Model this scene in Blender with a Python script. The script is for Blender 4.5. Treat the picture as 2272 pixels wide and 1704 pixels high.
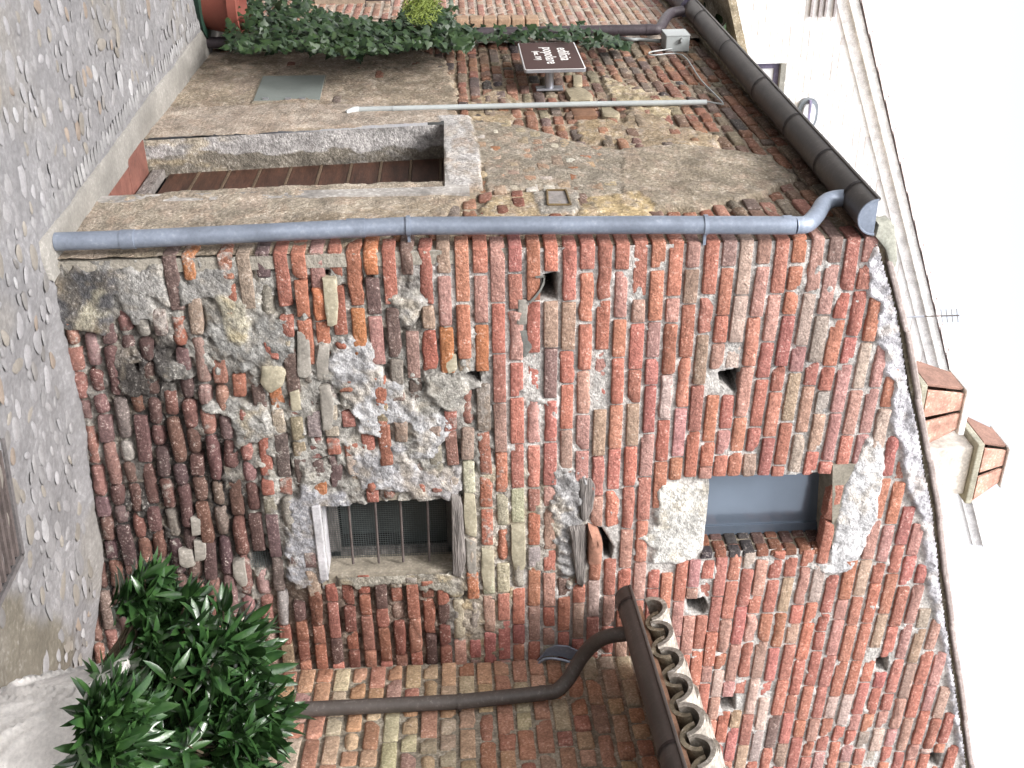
import bpy, math, random
import numpy as np
from mathutils import Matrix, Vector
random.seed(7); RNG = np.random.default_rng(7)
for o in list(bpy.data.objects): bpy.data.objects.remove(o)
S = bpy.context.scene
# ------------------------------------------------------------------ camera (vertical shot, camera held on its side)
F = 2480.; PCX, PCY = 1136., 852.
def _n(v):
    v = np.array(v, float); return v/np.linalg.norm(v)
_Y = _n([985-PCX, -(-540-PCY), -F]); _x2 = 1190-PCX
_X = _n([_x2, -(F*F+(985-PCX)*_x2)/1392., -F]); _Z = np.cross(_X, _Y)
R3 = np.array([_X, _Y, _Z])
def ray(px, py): return R3 @ np.array([px-PCX, -(py-PCY), -F])
_r = ray(140, 578); CAM = -_r*(1.7/-_r[2])
def onY(px, py, Y=0.): r = ray(px, py); return CAM+r*((Y-CAM[1])/r[1])
def onX(px, py, X=0.): r = ray(px, py); return CAM+r*((X-CAM[0])/r[0])
def onZ(px, py, Z=0.): r = ray(px, py); return CAM+r*((Z-CAM[2])/r[2])
def onP(px, py, O, n):
    r = ray(px, py); O = np.array(O, float); n = np.array(n, float); return CAM+r*(np.dot(O-CAM, n)/np.dot(r, n))
def proj(P):
    c = (np.asarray(P)-CAM) @ R3; return PCX+F*c[..., 0]/-c[..., 2], PCY-F*c[..., 1]/-c[..., 2]
cam = bpy.data.cameras.new('camera'); camo = bpy.data.objects.new('camera', cam); S.collection.objects.link(camo)
M4 = Matrix([[*R3[i], CAM[i]] for i in range(3)]+[[0, 0, 0, 1]]); camo.matrix_world = M4
cam.sensor_fit = 'HORIZONTAL'; cam.sensor_width = 36; cam.lens = F/2272*36; cam.clip_end = 400; cam.clip_start = .05
S.camera = camo
# ------------------------------------------------------------------ daylight: overcast
SUN_EL, SUN_ROT = math.radians(50), math.radians(226)
W = bpy.data.worlds.new('World'); S.world = W; W.use_nodes = True
nt = W.node_tree; nt.nodes.clear()
sky = nt.nodes.new('ShaderNodeTexSky'); sky.sky_type = 'NISHITA'; sky.sun_disc = False
sky.sun_elevation = SUN_EL; sky.sun_rotation = SUN_ROT; sky.air_density = 1.; sky.dust_density = 4.
hs = nt.nodes.new('ShaderNodeHueSaturation'); hs.inputs['Saturation'].default_value = .24; hs.inputs['Value'].default_value = 1.
bg = nt.nodes.new('ShaderNodeBackground'); bg.inputs['Strength'].default_value = .15
wo = nt.nodes.new('ShaderNodeOutputWorld')
nt.links.new(sky.outputs[0], hs.inputs['Color']); nt.links.new(hs.outputs[0], bg.inputs[0]); nt.links.new(bg.outputs[0], wo.inputs[0])
sun = bpy.data.lights.new('sun', 'SUN'); sun.energy = 1.5; sun.angle = math.radians(14); sun.color = (1, .975, .955)
suno = bpy.data.objects.new('sun', sun); S.collection.objects.link(suno)
_sd = Vector((math.sin(SUN_ROT)*math.cos(SUN_EL), math.cos(SUN_ROT)*math.cos(SUN_EL), math.sin(SUN_EL)))
suno.rotation_euler = _sd.to_track_quat('Z', 'Y').to_euler(); suno.location = (0, 0, 20)
S.view_settings.view_transform = 'Standard'; S.view_settings.look = 'None'; S.view_settings.exposure = 1.38; S.view_settings.gamma = 1
S.view_settings.use_curve_mapping = False
# ------------------------------------------------------------------ numpy noise
def _h(ix, iy, s):
    a = (ix.astype(np.int64)*374761393+iy.astype(np.int64)*668265263+s*1442695041) & 0xffffffff
    a = ((a ^ (a >> 13))*1274126177) & 0xffffffff
    a = (a ^ (a >> 16)) & 0xffffffff
    return a/4294967295.
def vn(x, y, s=0):
    x = np.asarray(x, float); y = np.asarray(y, float)
    xi = np.floor(x); yi = np.floor(y); fx = x-xi; fy = y-yi; fx = fx*fx*(3-2*fx); fy = fy*fy*(3-2*fy)
    a = _h(xi, yi, s); b = _h(xi+1, yi, s); c = _h(xi, yi+1, s); d = _h(xi+1, yi+1, s)
    return (a*(1-fx)+b*fx)*(1-fy)+(c*(1-fx)+d*fx)*fy-.5
def fbm(x, y, s=0, o=4):
    t = 0.; a = 1.; f = 1.
    for i in range(o): t = t+a*vn(np.asarray(x)*f, np.asarray(y)*f, s+i*17); a *= .5; f *= 2.03
    return t
def sstep(a, b, x):
    t = np.clip((x-a)/(b-a), 0, 1); return t*t*(3-2*t)
def sdpoly(X, Y, poly):
    """signed distance, positive inside"""
    P = np.asarray(poly, float); d = np.full(np.shape(X), 1e9); ins = np.zeros(np.shape(X), bool)
    for i in range(len(P)):
        a = P[i]; b = P[(i+1) % len(P)]; e = b-a
        t = np.clip(((X-a[0])*e[0]+(Y-a[1])*e[1])/(e@e+1e-12), 0, 1)
        d = np.minimum(d, np.hypot(X-a[0]-t*e[0], Y-a[1]-t*e[1]))
        c = ((a[1] > Y) != (b[1] > Y)) & (X < (b[0]-a[0])*(Y-a[1])/(b[1]-a[1]+1e-12)+a[0])
        ins ^= c
    return np.where(ins, d, -d)
# crops used while reading the photograph: x0, y0, scale
def Q(x0, y0, k): return lambda pts: [(x0+x*k, y0+y*k) for x, y in pts]
QA = Q(0, 0, .3436); QB = Q(700, 0, .3436); QC = Q(1400, 0, .3436); Q4 = Q(0, 500, .3436); Q5 = Q(700, 500, .3436); Q6 = Q(1400, 500, .3436)
Q2b = Q(560, 1134, .3436); Q1b = Q(0, 1134, .3436); Q6b = Q(1250, 1050, .1808); Q7b = Q(1640, 940, .2411); Q8b = Q(620, 1040, .1989); Q4b = Q(1000, 220, .1808)
# ------------------------------------------------------------------ materials
MATS = {}; ALB = .79   # overall reflectance of the old weathered surfaces
def nodes(name):
    m = bpy.data.materials.new(name); m.use_nodes = True; t = m.node_tree; t.nodes.clear()
    o = t.nodes.new('ShaderNodeOutputMaterial'); b = t.nodes.new('ShaderNodeBsdfPrincipled'); t.links.new(b.outputs[0], o.inputs[0])
    return m, t, b
def mth(t, op, a, b=None, clamp=False):
    n = t.nodes.new('ShaderNodeMath'); n.operation = op; n.use_clamp = clamp
    for i, v in enumerate((a, b)):
        if v is None: continue
        if isinstance(v, (int, float)): n.inputs[i].default_value = v
        else: t.links.new(v, n.inputs[i])
    return n.outputs[0]
def noi(t, vec, sc, det=3, rough=.55):
    n = t.nodes.new('ShaderNodeTexNoise'); n.inputs['Scale'].default_value = sc; n.inputs['Detail'].default_value = det; n.inputs['Roughness'].default_value = rough
    t.links.new(vec, n.inputs['Vector']); return n.outputs['Fac']
def rng(t, v, a, b, c, d):
    n = t.nodes.new('ShaderNodeMapRange'); t.links.new(v, n.inputs[0])
    for i, q in enumerate((a, b, c, d)): n.inputs[i+1].default_value = q
    return n.outputs[0]
def mix(t, fac, a, b, mode='MIX'):
    n = t.nodes.new('ShaderNodeMix'); n.data_type = 'RGBA'; n.blend_type = mode
    if isinstance(fac, (int, float)): n.inputs[0].default_value = fac
    else: t.links.new(fac, n.inputs[0])
    for i, v in ((6, a), (7, b)):
        if isinstance(v, tuple): n.inputs[i].default_value = (*v[:3], 1)
        else: t.links.new(v, n.inputs[i])
    return n.outputs[2]
def surf(name, src, rough=.85, var=(.72, 1.25), fine=(.8, 1.2), s1=9, s2=70, bump=.5, bs=90, bd=.004, light=(.75, .72, .68), lamt=0., dark=(.06, .05, .045), damt=0., metal=0., spec=.3, stretch=None, coat=0.):
    if name in MATS: return MATS[name]
    m, t, b = nodes(name)
    g = t.nodes.new('ShaderNodeNewGeometry'); pos = g.outputs['Position']
    if stretch:
        mp = t.nodes.new('ShaderNodeMapping'); mp.inputs['Scale'].default_value = stretch; t.links.new(pos, mp.inputs[0]); pos = mp.outputs[0]
    if src == 'attr':
        a = t.nodes.new('ShaderNodeAttribute'); a.attribute_name = 'col'; col = a.outputs['Color']
    elif src == 'object':
        a = t.nodes.new('ShaderNodeObjectInfo'); col = a.outputs['Color']
    else:
        a = t.nodes.new('ShaderNodeRGB'); a.outputs[0].default_value = (*src, 1); col = a.outputs[0]
    if name.startswith('old_brick'):
        al = a.outputs['Alpha']; nc_ = noi(t, pos, 19, 7, .72); nc2 = noi(t, pos, 7, 2)
        fc = mth(t, 'ADD', mth(t, 'MULTIPLY', nc_, .75), mth(t, 'MULTIPLY', nc2, .25)); th = mth(t, 'SUBTRACT', .74, mth(t, 'MULTIPLY', al, .36))
        fz = mth(t, 'MULTIPLY', mth(t, 'SUBTRACT', fc, th), 14, True); cw = mix(t, rng(t, noi(t, pos, 45, 3), .35, .65, 0, 1), (.30, .255, .22), (.47, .435, .40)); col = mix(t, mth(t, 'MULTIPLY', fz, .8), col, cw)
    n1 = noi(t, pos, s1, 5, .62); n2 = noi(t, pos, s2, 4, .6); n3 = noi(t, pos, s2*2.7, 2)
    k = mth(t, 'MULTIPLY', rng(t, n1, .3, .7, *var), rng(t, n2, .3, .7, *fine))
    if not any(q_ in name for q_ in ('pale_eave', 'white', 'limewashed', 'lamp', 'chimney', 'sooty', 'cap_', 'cast_')): k = mth(t, 'MULTIPLY', k, ALB)
    cc = t.nodes.new('ShaderNodeCombineColor')
    for i in range(3): t.links.new(k, cc.inputs[i])
    col = mix(t, 1., col, cc.outputs[0], 'MULTIPLY')
    if lamt:
        f = mth(t, 'MULTIPLY', mth(t, 'MAXIMUM', rng(t, n2, .56, .70, 0, 1), rng(t, n3, .66, .74, 0, 1)), rng(t, n1, .42, .66, 0, lamt), True)
        col = mix(t, f, col, light)
    if damt:
        f = mth(t, 'MULTIPLY', rng(t, n3, .36, .28, 0, damt), rng(t, n2, .6, .4, 0, 1), True)
        col = mix(t, f, col, dark)
        nb = noi(t, pos, s1*.7, 6, .7); f2 = mth(t, 'MULTIPLY', rng(t, nb, .60, .74, 0, damt*.8), 1., True); col = mix(t, f2, col, dark)
    t.links.new(col, b.inputs['Base Color'])
    b.inputs['Roughness'].default_value = rough; b.inputs['Metallic'].default_value = metal; b.inputs['Specular IOR Level'].default_value = spec
    if coat: b.inputs['Coat Weight'].default_value = coat
    if bump:
        nn = noi(t, pos, bs, 5, .65); n5 = noi(t, pos, bs*.3, 3)
        h = mth(t, 'ADD', nn, mth(t, 'MULTIPLY', n5, 1.5))
        bp = t.nodes.new('ShaderNodeBump'); bp.inputs['Strength'].default_value = bump; bp.inputs['Distance'].default_value = bd
        t.links.new(h, bp.inputs['Height']); t.links.new(bp.outputs[0], b.inputs['Normal'])
    MATS[name] = m; return m
m_brick = surf('old_brick', 'object', .9, (.74, 1.22), (.66, 1.3), 16, 85, .95, 130, .007, (.68, .60, .54), .8, (.08, .055, .045), .55)
m_brick_a = surf('old_brick_joined', 'attr', .9, (.74, 1.22), (.66, 1.3), 16, 85, .95, 130, .007, (.68, .60, .54), .8, (.08, .055, .045), .55)
m_mortar = surf('mortar', 'attr', .95, (.66, 1.3), (.62, 1.35), 7, 65, 1., 110, .010, (.66, .63, .58), .65, (.1, .085, .07), .65)
m_ground = surf('street_mortar', 'attr', .9, (.82, 1.15), (.8, 1.18), 3, 40, .6, 120, .004, (.42, .42, .42), .3, (.12, .11, .10), .4)
m_pebble = surf('pebble', 'object', .75, (.85, 1.15), (.9, 1.1), 20, 90, .25, 150, .002, damt=.15)
m_pebble_a = surf('pebble_joined', 'attr', .75, (.85, 1.15), (.9, 1.1), 20, 90, .25, 150, .002, damt=.15)
m_conc = surf('concrete', (.29, .275, .25), .9, (.75, 1.2), (.85, 1.12), 3, 60, .5, 120, .003, lamt=.2, damt=.35)
m_brown = surf('brown_painted_metal', (.078, .066, .060), .5, (.75, 1.35), (.9, 1.1), 4, 60, .12, 60, .002, spec=.45, lamt=.1, damt=.2)
m_zinc = surf('galvanised_metal', (.27, .31, .385), .42, (.78, 1.25), (.9, 1.12), 5, 55, .15, 60, .002, metal=.35, spec=.5, lamt=.15, damt=.25)
m_pvc = surf('grey_plastic', (.42, .45, .45), .45, (.9, 1.1), (.95, 1.05), 4, 60, .05, 60, .001, damt=.15)
m_steel = surf('bare_steel', (.45, .46, .5), .35, (.8, 1.2), (.9, 1.1), 8, 60, .1, metal=.7)
m_bar = surf('rusty_iron', (.105, .085, .08), .8, (.7, 1.4), (.8, 1.2), 12, 90, .5, 150, .002)
m_wire = surf('wire_mesh', (.10, .115, .115), .6, bump=0)
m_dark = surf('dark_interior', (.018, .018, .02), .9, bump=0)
m_doorwood = surf('dark_door_wood', (.062, .028, .018), .55, (.5, 1.7), (.7, 1.4), 9, 60, .4, 60, .003, stretch=(1, .35, 2.2), spec=.4)
m_greywood = surf('weathered_wood', (.25, .225, .21), .95, (.45, 1.5), (.55, 1.4), 10, 60, 1., 60, .012, stretch=(.25, 1, 2.5), damt=.6)
m_tile_red = surf('threshold_tile', (.20, .085, .065), .7, (.7, 1.3), (.85, 1.15), 8, 60, .2, damt=.3)
m_coppo = surf('roof_tile', (.30, .25, .175), .9, (.55, 1.5), (.7, 1.3), 11, 60, .7, 80, .006, (.75, .72, .66), 1., (.06, .06, .04), .6)
m_coppo_top = surf('skylit_roof_tile', (.40, .36, .31), .9, (.6, 1.3), (.7, 1.3), 14, 60, .7, 80, .006, (.8, .78, .75), 1., (.06, .06, .04), .5)  # paler copy of the roof tile; sky glare on the tops put into the colour
m_terra = surf('terracotta_plastic', (.24, .072, .052), .55, (.9, 1.1), (.95, 1.05), 5, 60, .08)
m_green = surf('dark_green_plastic', (.02, .05, .035), .5, bump=0)
m_urn = surf('cast_stone', (.80, .765, .73), .85, (.7, 1.15), (.88, 1.12), 6, 90, .2, 140, .002, damt=.25)
m_glass = surf('window_panel', (.17, .21, .27), .16, (.85, 1.15), (.92, 1.08), 2, 300, .10, 260, .001, metal=.35, spec=.8, coat=.4)
m_box = surf('meter_box_door', (.21, .235, .22), .6, (.9, 1.12), (.95, 1.05), 3, 60, .1, damt=.2)
m_pale = surf('limewashed_brick', 'object', .9, (.9, 1.1), (.9, 1.1), 8, 40, .2, 60, .003)  # brick raised to near white; overexposure is put into the colour
m_pale_a = surf('limewashed_brick_joined', 'attr', .9, (.9, 1.1), (.9, 1.1), 8, 40, .2, 60, .003)
m_chim = surf('chimney_plaster', (.62, .57, .52), .9, (.75, 1.2), (.8, 1.2), 6, 40, .5, damt=.3)
m_chimtile = surf('chimney_tile', (.42, .24, .185), .9, (.6, 1.4), (.8, 1.2), 8, 50, .5, lamt=.8, damt=.3)
m_white = surf('white_paint', (.8, .78, .76), .5, (.97, 1.03), (.97, 1.03), bump=0)
m_signb = surf('brown_enamel', (.075, .04, .036), .6, (.9, 1.1), (.95, 1.05), 3, 60, 0, spec=.12)
def leafmat(name, c1, c2, rough, spec, coat):
    m, t, b = nodes(name); oi = t.nodes.new('ShaderNodeObjectInfo'); g = t.nodes.new('ShaderNodeNewGeometry')
    at = t.nodes.new('ShaderNodeAttribute'); at.attribute_name = 'col'
    f = noi(t, g.outputs['Position'], 28, 2); f = rng(t, f, .35, .65, 0, 1)
    f = mth(t, 'ADD', mth(t, 'MULTIPLY', f, .6), mth(t, 'MULTIPLY', oi.outputs['Random'], .4))
    c = mix(t, f, c1, c2); t.links.new(c, b.inputs['Base Color']); b.inputs['Roughness'].default_value = rough
    b.inputs['Specular IOR Level'].default_value = spec; b.inputs['Coat Weight'].default_value = coat; b.inputs['Coat Roughness'].default_value = .25
    nn = noi(t, g.outputs['Position'], 120, 2); bp = t.nodes.new('ShaderNodeBump'); bp.inputs['Strength'].default_value = .25; bp.inputs['Distance'].default_value = .003
    t.links.new(nn, bp.inputs['Height']); t.links.new(bp.outputs[0], b.inputs['Normal'])
    return m
m_laurel = leafmat('laurel_leaf', (.012, .036, .012), (.038, .090, .022), .32, .6, .3)
m_ivy = leafmat('ivy_leaf', (.009, .022, .010), (.034, .062, .018), .5, .3, .05)
m_shrub = leafmat('yellow_green_needles', (.09, .13, .02), (.2, .24, .05), .6, .3, 0)
m_stem = surf('bark', (.09, .07, .045), .9)
# ------------------------------------------------------------------ object helpers
WL = {}
COL = S.collection
def put(o, parent=None, loc=(0, 0, 0)):
    """place o with its origin at world loc, under parent (parents carry no rotation)"""
    loc = np.array(loc, float); COL.objects.link(o); WL[o.name] = loc
    if parent is not None: o.parent = parent; o.location = tuple(loc-WL[parent.name])
    else: o.location = tuple(loc)
    return o
def empty(name, loc, label=None, cat=None, group=None, kind=None):
    o = bpy.data.objects.new(name, None); o.empty_display_size = .1; put(o, None, loc); tag(o, label, cat, group, kind); return o
def tag(o, label=None, cat=None, group=None, kind=None):
    if label: o['label'] = label
    if cat: o['category'] = cat
    if group: o['group'] = group
    if kind: o['kind'] = kind
    return o
def mesh(name, V, Fc, mat=None, smooth=False, col=None):
    me = bpy.data.meshes.new(name); me.from_pydata([tuple(map(float, v)) for v in V], [], [tuple(map(int, f)) for f in Fc])
    if mat: me.materials.append(mat)
    if smooth: me.polygons.foreach_set('use_smooth', [True]*len(me.polygons))
    if col is not None:
        a = me.color_attributes.new('col', 'FLOAT_COLOR', 'POINT'); c = np.ones((len(V), 4)); c[:, :3] = col; a.data.foreach_set('color', c.ravel())
    me.update(); return me
def fastmesh(name, V, Fq, mat, smooth=True, col=None):
    V = np.asarray(V, np.float32); Fq = np.asarray(Fq, np.int32); k = Fq.shape[1]
    me = bpy.data.meshes.new(name); me.vertices.add(len(V)); me.vertices.foreach_set('co', V.ravel())
    me.loops.add(Fq.size); me.loops.foreach_set('vertex_index', Fq.ravel()); me.polygons.add(len(Fq))
    me.polygons.foreach_set('loop_start', np.arange(0, Fq.size, k, dtype=np.int32)); me.polygons.foreach_set('loop_total', np.full(len(Fq), k, np.int32))
    me.update(calc_edges=True); me.materials.append(mat)
    me.polygons.foreach_set('use_smooth', [smooth]*len(Fq))
    if col is not None:
        a = me.color_attributes.new('col', 'FLOAT_COLOR', 'POINT'); c = np.ones((len(V), 4), np.float32); c[:, :np.shape(col)[-1]] = col; a.data.foreach_set('color', c.ravel())
    me.update(); return me
class MB:
    def __init__(s): s.V = []; s.F = []
    def add(s, V, Fc): n = len(s.V); s.V += [tuple(v) for v in V]; s.F += [tuple(i+n for i in f) for f in Fc]; return s
    def box(s, c, d, ax=None):
        """c centre, d full sizes, ax 3x3 rows = axes"""
        A = np.eye(3) if ax is None else np.array(ax, float); c = np.array(c, float)
        V = [c+A.T @ (np.array([i, j, k])*np.array(d)/2) for i in (-1, 1) for j in (-1, 1) for k in (-1, 1)]
        return s.add(V, [(0, 1, 3, 2), (4, 6, 7, 5), (0, 4, 5, 1), (2, 3, 7, 6), (0, 2, 6, 4), (1, 5, 7, 3)])
    def tube(s, P, r, n=16, caps=True, a0=0., a1=2*math.pi, up=None):
        P = [np.array(p, float) for p in P]; rr = r if hasattr(r, '__len__') else [r]*len(P)
        full = abs(a1-a0-2*math.pi) < 1e-6; m = n if full else n+1; rings = []
        prev = None
        for i, p in enumerate(P):
            T = _n(P[min(i+1, len(P)-1)]-P[max(i-1, 0)])
            if prev is None:
                u0 = np.array(up if up is not None else ((0, 0, 1) if abs(T[2]) < .9 else (1, 0, 0)), float)
            else: u0 = prev
            u = _n(u0-T*np.dot(u0, T)); prev = u; w = np.cross(T, u)
            rings.append([p+rr[i]*(math.cos(a0+(a1-a0)*k/n)*u+math.sin(a0+(a1-a0)*k/n)*w) for k in range(m)])
        V = [v for r_ in rings for v in r_]; Fc = []
        for i in range(len(P)-1):
            for k in range(m if full else m-1): Fc.append((i*m+k, i*m+(k+1) % m, (i+1)*m+(k+1) % m, (i+1)*m+k))
        if caps and full: Fc += [tuple(range(m))[::-1], tuple((len(P)-1)*m+k for k in range(m))]
        return s.add(V, Fc)
    def lathe(s, prof, c, n=32, a0=0., a1=2*math.pi):
        V = []; Fc = []
        for r, z in prof:
            for k in range(n): a = a0+(a1-a0)*k/n; V.append((c[0]+r*math.cos(a), c[1]+r*math.sin(a), c[2]+z))
        for i in range(len(prof)-1):
            for k in range(n): Fc.append((i*n+k, i*n+(k+1) % n, (i+1)*n+(k+1) % n, (i+1)*n+k))
        return s.add(V, Fc)
    def quad(s, a, b, c, d): return s.add([a, b, c, d], [(0, 1, 2, 3)])
    def prism(s, poly, off):
        """closed polygon (3D points) extruded by off"""
        n = len(poly); V = [np.array(p, float) for p in poly]+[np.array(p, float)+np.array(off, float) for p in poly]
        return s.add(V, [tuple(range(n)), tuple(range(2*n-1, n-1, -1))]+[(i, i+n, (i+1) % n+n, (i+1) % n) for i in range(n)])
    def build(s, name, mat, parent=None, smooth=False, loc=None, bevel=0.):
        L = np.array(loc if loc is not None else (0, 0, 0), float)
        if parent is not None and loc is None: L = WL[parent.name]
        me = mesh(name, np.array(s.V)-L, s.F, mat, smooth); o = bpy.data.objects.new(name, me); put(o, parent, L)
        if bevel:
            md = o.modifiers.new('bevel', 'BEVEL'); md.width = bevel; md.segments = 2; md.limit_method = 'ANGLE'
        if smooth:
            me.set_sharp_from_angle(angle=math.radians(45))
        return o
# ------------------------------------------------------------------ walls
class Wall:
    def __init__(s, O, a):
        s.O = np.array(O, float); s.a = np.array([a[0], a[1], 0.]); s.n = np.array([a[1], -a[0], 0.]); s.rz = math.atan2(a[1], a[0])
    def pt(s, u, v, d=0.):
        u = np.asarray(u, float)[..., None]; v = np.asarray(v, float)[..., None]; d = np.asarray(d, float)[..., None]
        return s.O+u*s.a+v*np.array([0, 0, 1.])+d*s.n
    def uv(s, px, py, d=0.):
        P = onP(px, py, s.O+s.n*d, s.n); return (float(np.dot(P-s.O, s.a)), float(P[2]))
    def poly(s, pts): return [s.uv(*p) for p in pts]
def bulge(u, v): return .012*vn(u*1.3, v*1.3, 91)*2
FW = Wall((0, 0, 0), (1, 0)); SW = Wall((0, 0, 0), (0, -1))
_t = math.radians(10.5); RW = Wall((2.385, 0, 0), (-math.sin(_t), -math.cos(_t))); NW = Wall((-.02, 0, 0), (0, -1))
BW = Wall((0, 8.5, 0), (1, 0))
def relief(name, wall, u0, u1, v0, v1, res, depth, color, keep, mat, parent):
    nu = int((u1-u0)/res)+1; nv = int((v1-v0)/res)+1
    U, V = np.meshgrid(np.linspace(u0, u1, nu), np.linspace(v0, v1, nv))
    D = depth(U, V); C = color(U, V); K = keep(U, V) if keep is not None else np.ones(U.shape, bool)
    P = wall.pt(U, V, D).reshape(-1, 3)
    idx = np.arange(nu*nv).reshape(nv, nu)
    q = np.stack([idx[:-1, :-1], idx[:-1, 1:], idx[1:, 1:], idx[1:, :-1]], -1)
    kk = K[:-1, :-1] & K[:-1, 1:] & K[1:, 1:] & K[1:, :-1]
    q = q[kk]; used = np.unique(q); rem = -np.ones(nu*nv, int); rem[used] = np.arange(len(used))
    L = WL[parent.name] if parent is not None else np.zeros(3)
    me = fastmesh(name, P[used]-L, rem[q], mat, True, C.reshape(-1, 3)[used])
    o = bpy.data.objects.new(name, me); put(o, parent, L); return o
# brick meshes --------------------------------------------------------
def rbox(w, h, d, nx, nz, ny, r, amp, seed, face_amp, sag=0.):
    """rounded worn block; front face at y=0 (+bulge), back at y=d, centred on x and z"""
    rs = np.random.default_rng(seed)
    gx = np.concatenate([[-w/2], np.linspace(-w/2+r, w/2-r, nx), [w/2]]); gz = np.concatenate([[-h/2], np.linspace(-h/2+r, h/2-r, nz), [h/2]])
    gy = np.concatenate([[0], np.linspace(r, d, ny)])
    V = {}; Vl = []; Fc = []
    def vid(i, j, k):
        if (i, j, k) not in V: V[(i, j, k)] = len(Vl); Vl.append((gx[i], gy[j], gz[k]))
        return V[(i, j, k)]
    X, Y, Z = len(gx)-1, len(gy)-1, len(gz)-1
    for i in range(X):
        for k in range(Z): Fc.append((vid(i, 0, k), vid(i+1, 0, k), vid(i+1, 0, k+1), vid(i, 0, k+1)))
    for j in range(Y):
        for k in range(Z):
            Fc.append((vid(0, j+1, k), vid(0, j, k), vid(0, j, k+1), vid(0, j+1, k+1))); Fc.append((vid(X, j, k), vid(X, j+1, k), vid(X, j+1, k+1), vid(X, j, k+1)))
        for i in range(X):
            Fc.append((vid(i, j+1, 0), vid(i+1, j+1, 0), vid(i+1, j, 0), vid(i, j, 0))); Fc.append((vid(i, j, Z), vid(i+1, j, Z), vid(i+1, j+1, Z), vid(i, j+1, Z)))
    P = np.array(Vl)
    q = P.copy(); q[:, 0] = np.clip(q[:, 0], -w/2+r, w/2-r); q[:, 2] = np.clip(q[:, 2], -h/2+r, h/2-r); q[:, 1] = np.maximum(q[:, 1], r)
    dd = P-q; l = np.linalg.norm(dd, axis=1); m = l > 1e-9; P[m] = q[m]+dd[m]/l[m, None]*r
    s = int(rs.integers(1e6))
    fr = np.exp(-P[:, 1]/.02)
    for ax, (aa, bb) in enumerate(((1, 2), (0, 2), (0, 1))):
        a = face_amp if ax == 1 else amp
        P[:, ax] += a*2*fbm(P[:, aa]*26+s % 97+ax*31, P[:, bb]*26+P[:, ax]*20+s % 89, s % 1000+ax, 3)
    P[:, 1] += fr*sag*((P[:, 0]/(w/2))**4+(P[:, 2]/(h/2))**4)*.5
    # chipped corner
    if rs.random() < .35:
        cx = rs.choice([-1, 1])*w/2; cz = rs.choice([-1, 1])*h/2; dist = np.hypot(P[:, 0]-cx, P[:, 2]-cz)
        P[:, 1] += np.clip(.035-dist, 0, 1)*.8*fr
    return P, Fc
BM = {}
STY = {'sharp': (.005, .0011, .0012, .0015), 'worn': (.009, .0022, .0025, .004), 'eroded': (.022, .005, .006, .012), 'broken': (.010, .006, .009, .004), 'stone': (.026, .006, .006, .004)}
def bmesh_variant(cls, sty, k):
    key = (cls, sty, k)
    if key not in BM:
        w, nx = {'S': (.265, 6), 'T': (.19, 5), 'H': (.125, 4), 'q': (.075, 3)}[cls]; r, amp, fa, sag = STY[sty]
        BM[key] = rbox(w, .064, .075, nx, 3, 2, r, amp, hash((ord(cls), len(sty), ord(sty[0]), k)) & 0xffff, fa, sag)
    return BM[key]
ME = {}
NV = 7
def brick_mesh(cls, sty, k, mat):
    key = (cls, sty, k, mat.name)
    if key not in ME: P, Fc = bmesh_variant(cls, sty, k); ME[key] = mesh('brick', P, Fc, mat, True)
    return ME[key]
CW = {'S': .265, 'T': .19, 'H': .125, 'q': .075}
def emit(parent, wall, items, mat, mat_a, name='brick', limit=300, special=None):
    """items: dict(u,v,w,h,d,tilt,col,sty,k). The largest in the picture become objects, the rest one joined part"""
    for it in items:
        P = wall.pt(it['u'], it['v'], it['d']); x, y = proj(P); dist = np.linalg.norm(P-CAM)
        vis = (-60 < x < 2332) and (-60 < y < 1764); it['area'] = it['w']*it['h']/dist**2*(1 if vis else .0001)
    items.sort(key=lambda i: -i['area']); L = WL[parent.name]; jv, jf, jc = [], [], []; nj = 0
    for n, it in enumerate(items):
        w = it['w']; cls = 'S' if w > .225 else 'T' if w > .155 else 'H' if w > .095 else 'q'
        if it['area'] < 1e-7: continue
        k = it.get('k', random.randrange(NV)); sx = w/CW[cls]; sz = it['h']/.064
        if it.get('flip'): sx = -sx
        P0 = wall.pt(it['u'], it['v'], it['d'])
        if n < limit:
            me = brick_mesh(cls, it['sty'], k, mat); o = bpy.data.objects.new(name, me)
            put(o, parent, P0); o.rotation_euler = (random.uniform(-.03, .03), -it['tilt'], wall.rz+random.uniform(-.02, .02)); o.scale = (abs(sx), it.get('sy', 1), sz); o.color = (*it['col'], it.get('coat', .3))
        else:
            V, Fc = bmesh_variant(cls, it['sty'], k); V = V*np.array([abs(sx), it.get('sy', 1), sz])
            c, s_ = math.cos(it['tilt']), math.sin(it['tilt'])
            x = V[:, 0]*c-V[:, 2]*s_; z = V[:, 0]*s_+V[:, 2]*c
            Pw = P0+x[:, None]*wall.a+z[:, None]*np.array([0, 0, 1.])-V[:, 1][:, None]*wall.n
            jv.append(Pw-L); jf.append(np.array(Fc)+nj); nj += len(V); jc.append(np.tile((*it['col'], it.get('coat', .3)), (len(V), 1)))
    if jv:
        me = fastmesh('smaller_'+name+'s', np.vstack(jv), np.vstack(jf), mat_a, True, np.vstack(jc)); o = bpy.data.objects.new('smaller_'+name+'s', me)
        put(o, parent, L); o['kind'] = 'stuff'
def pick(pal, grey=False):
    t = random.random()*sum(p[0] for p in pal); 
    for p in pal:
        t -= p[0]
        if t <= 0: break
    c = np.array(p[1])*random.uniform(.85, 1.15)
    if grey: return tuple(c)
    return tuple(np.clip(c*np.array([random.uniform(.95, 1.05), random.uniform(.93, 1.07), random.uniform(.93, 1.07)]), 0, 1))
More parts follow.
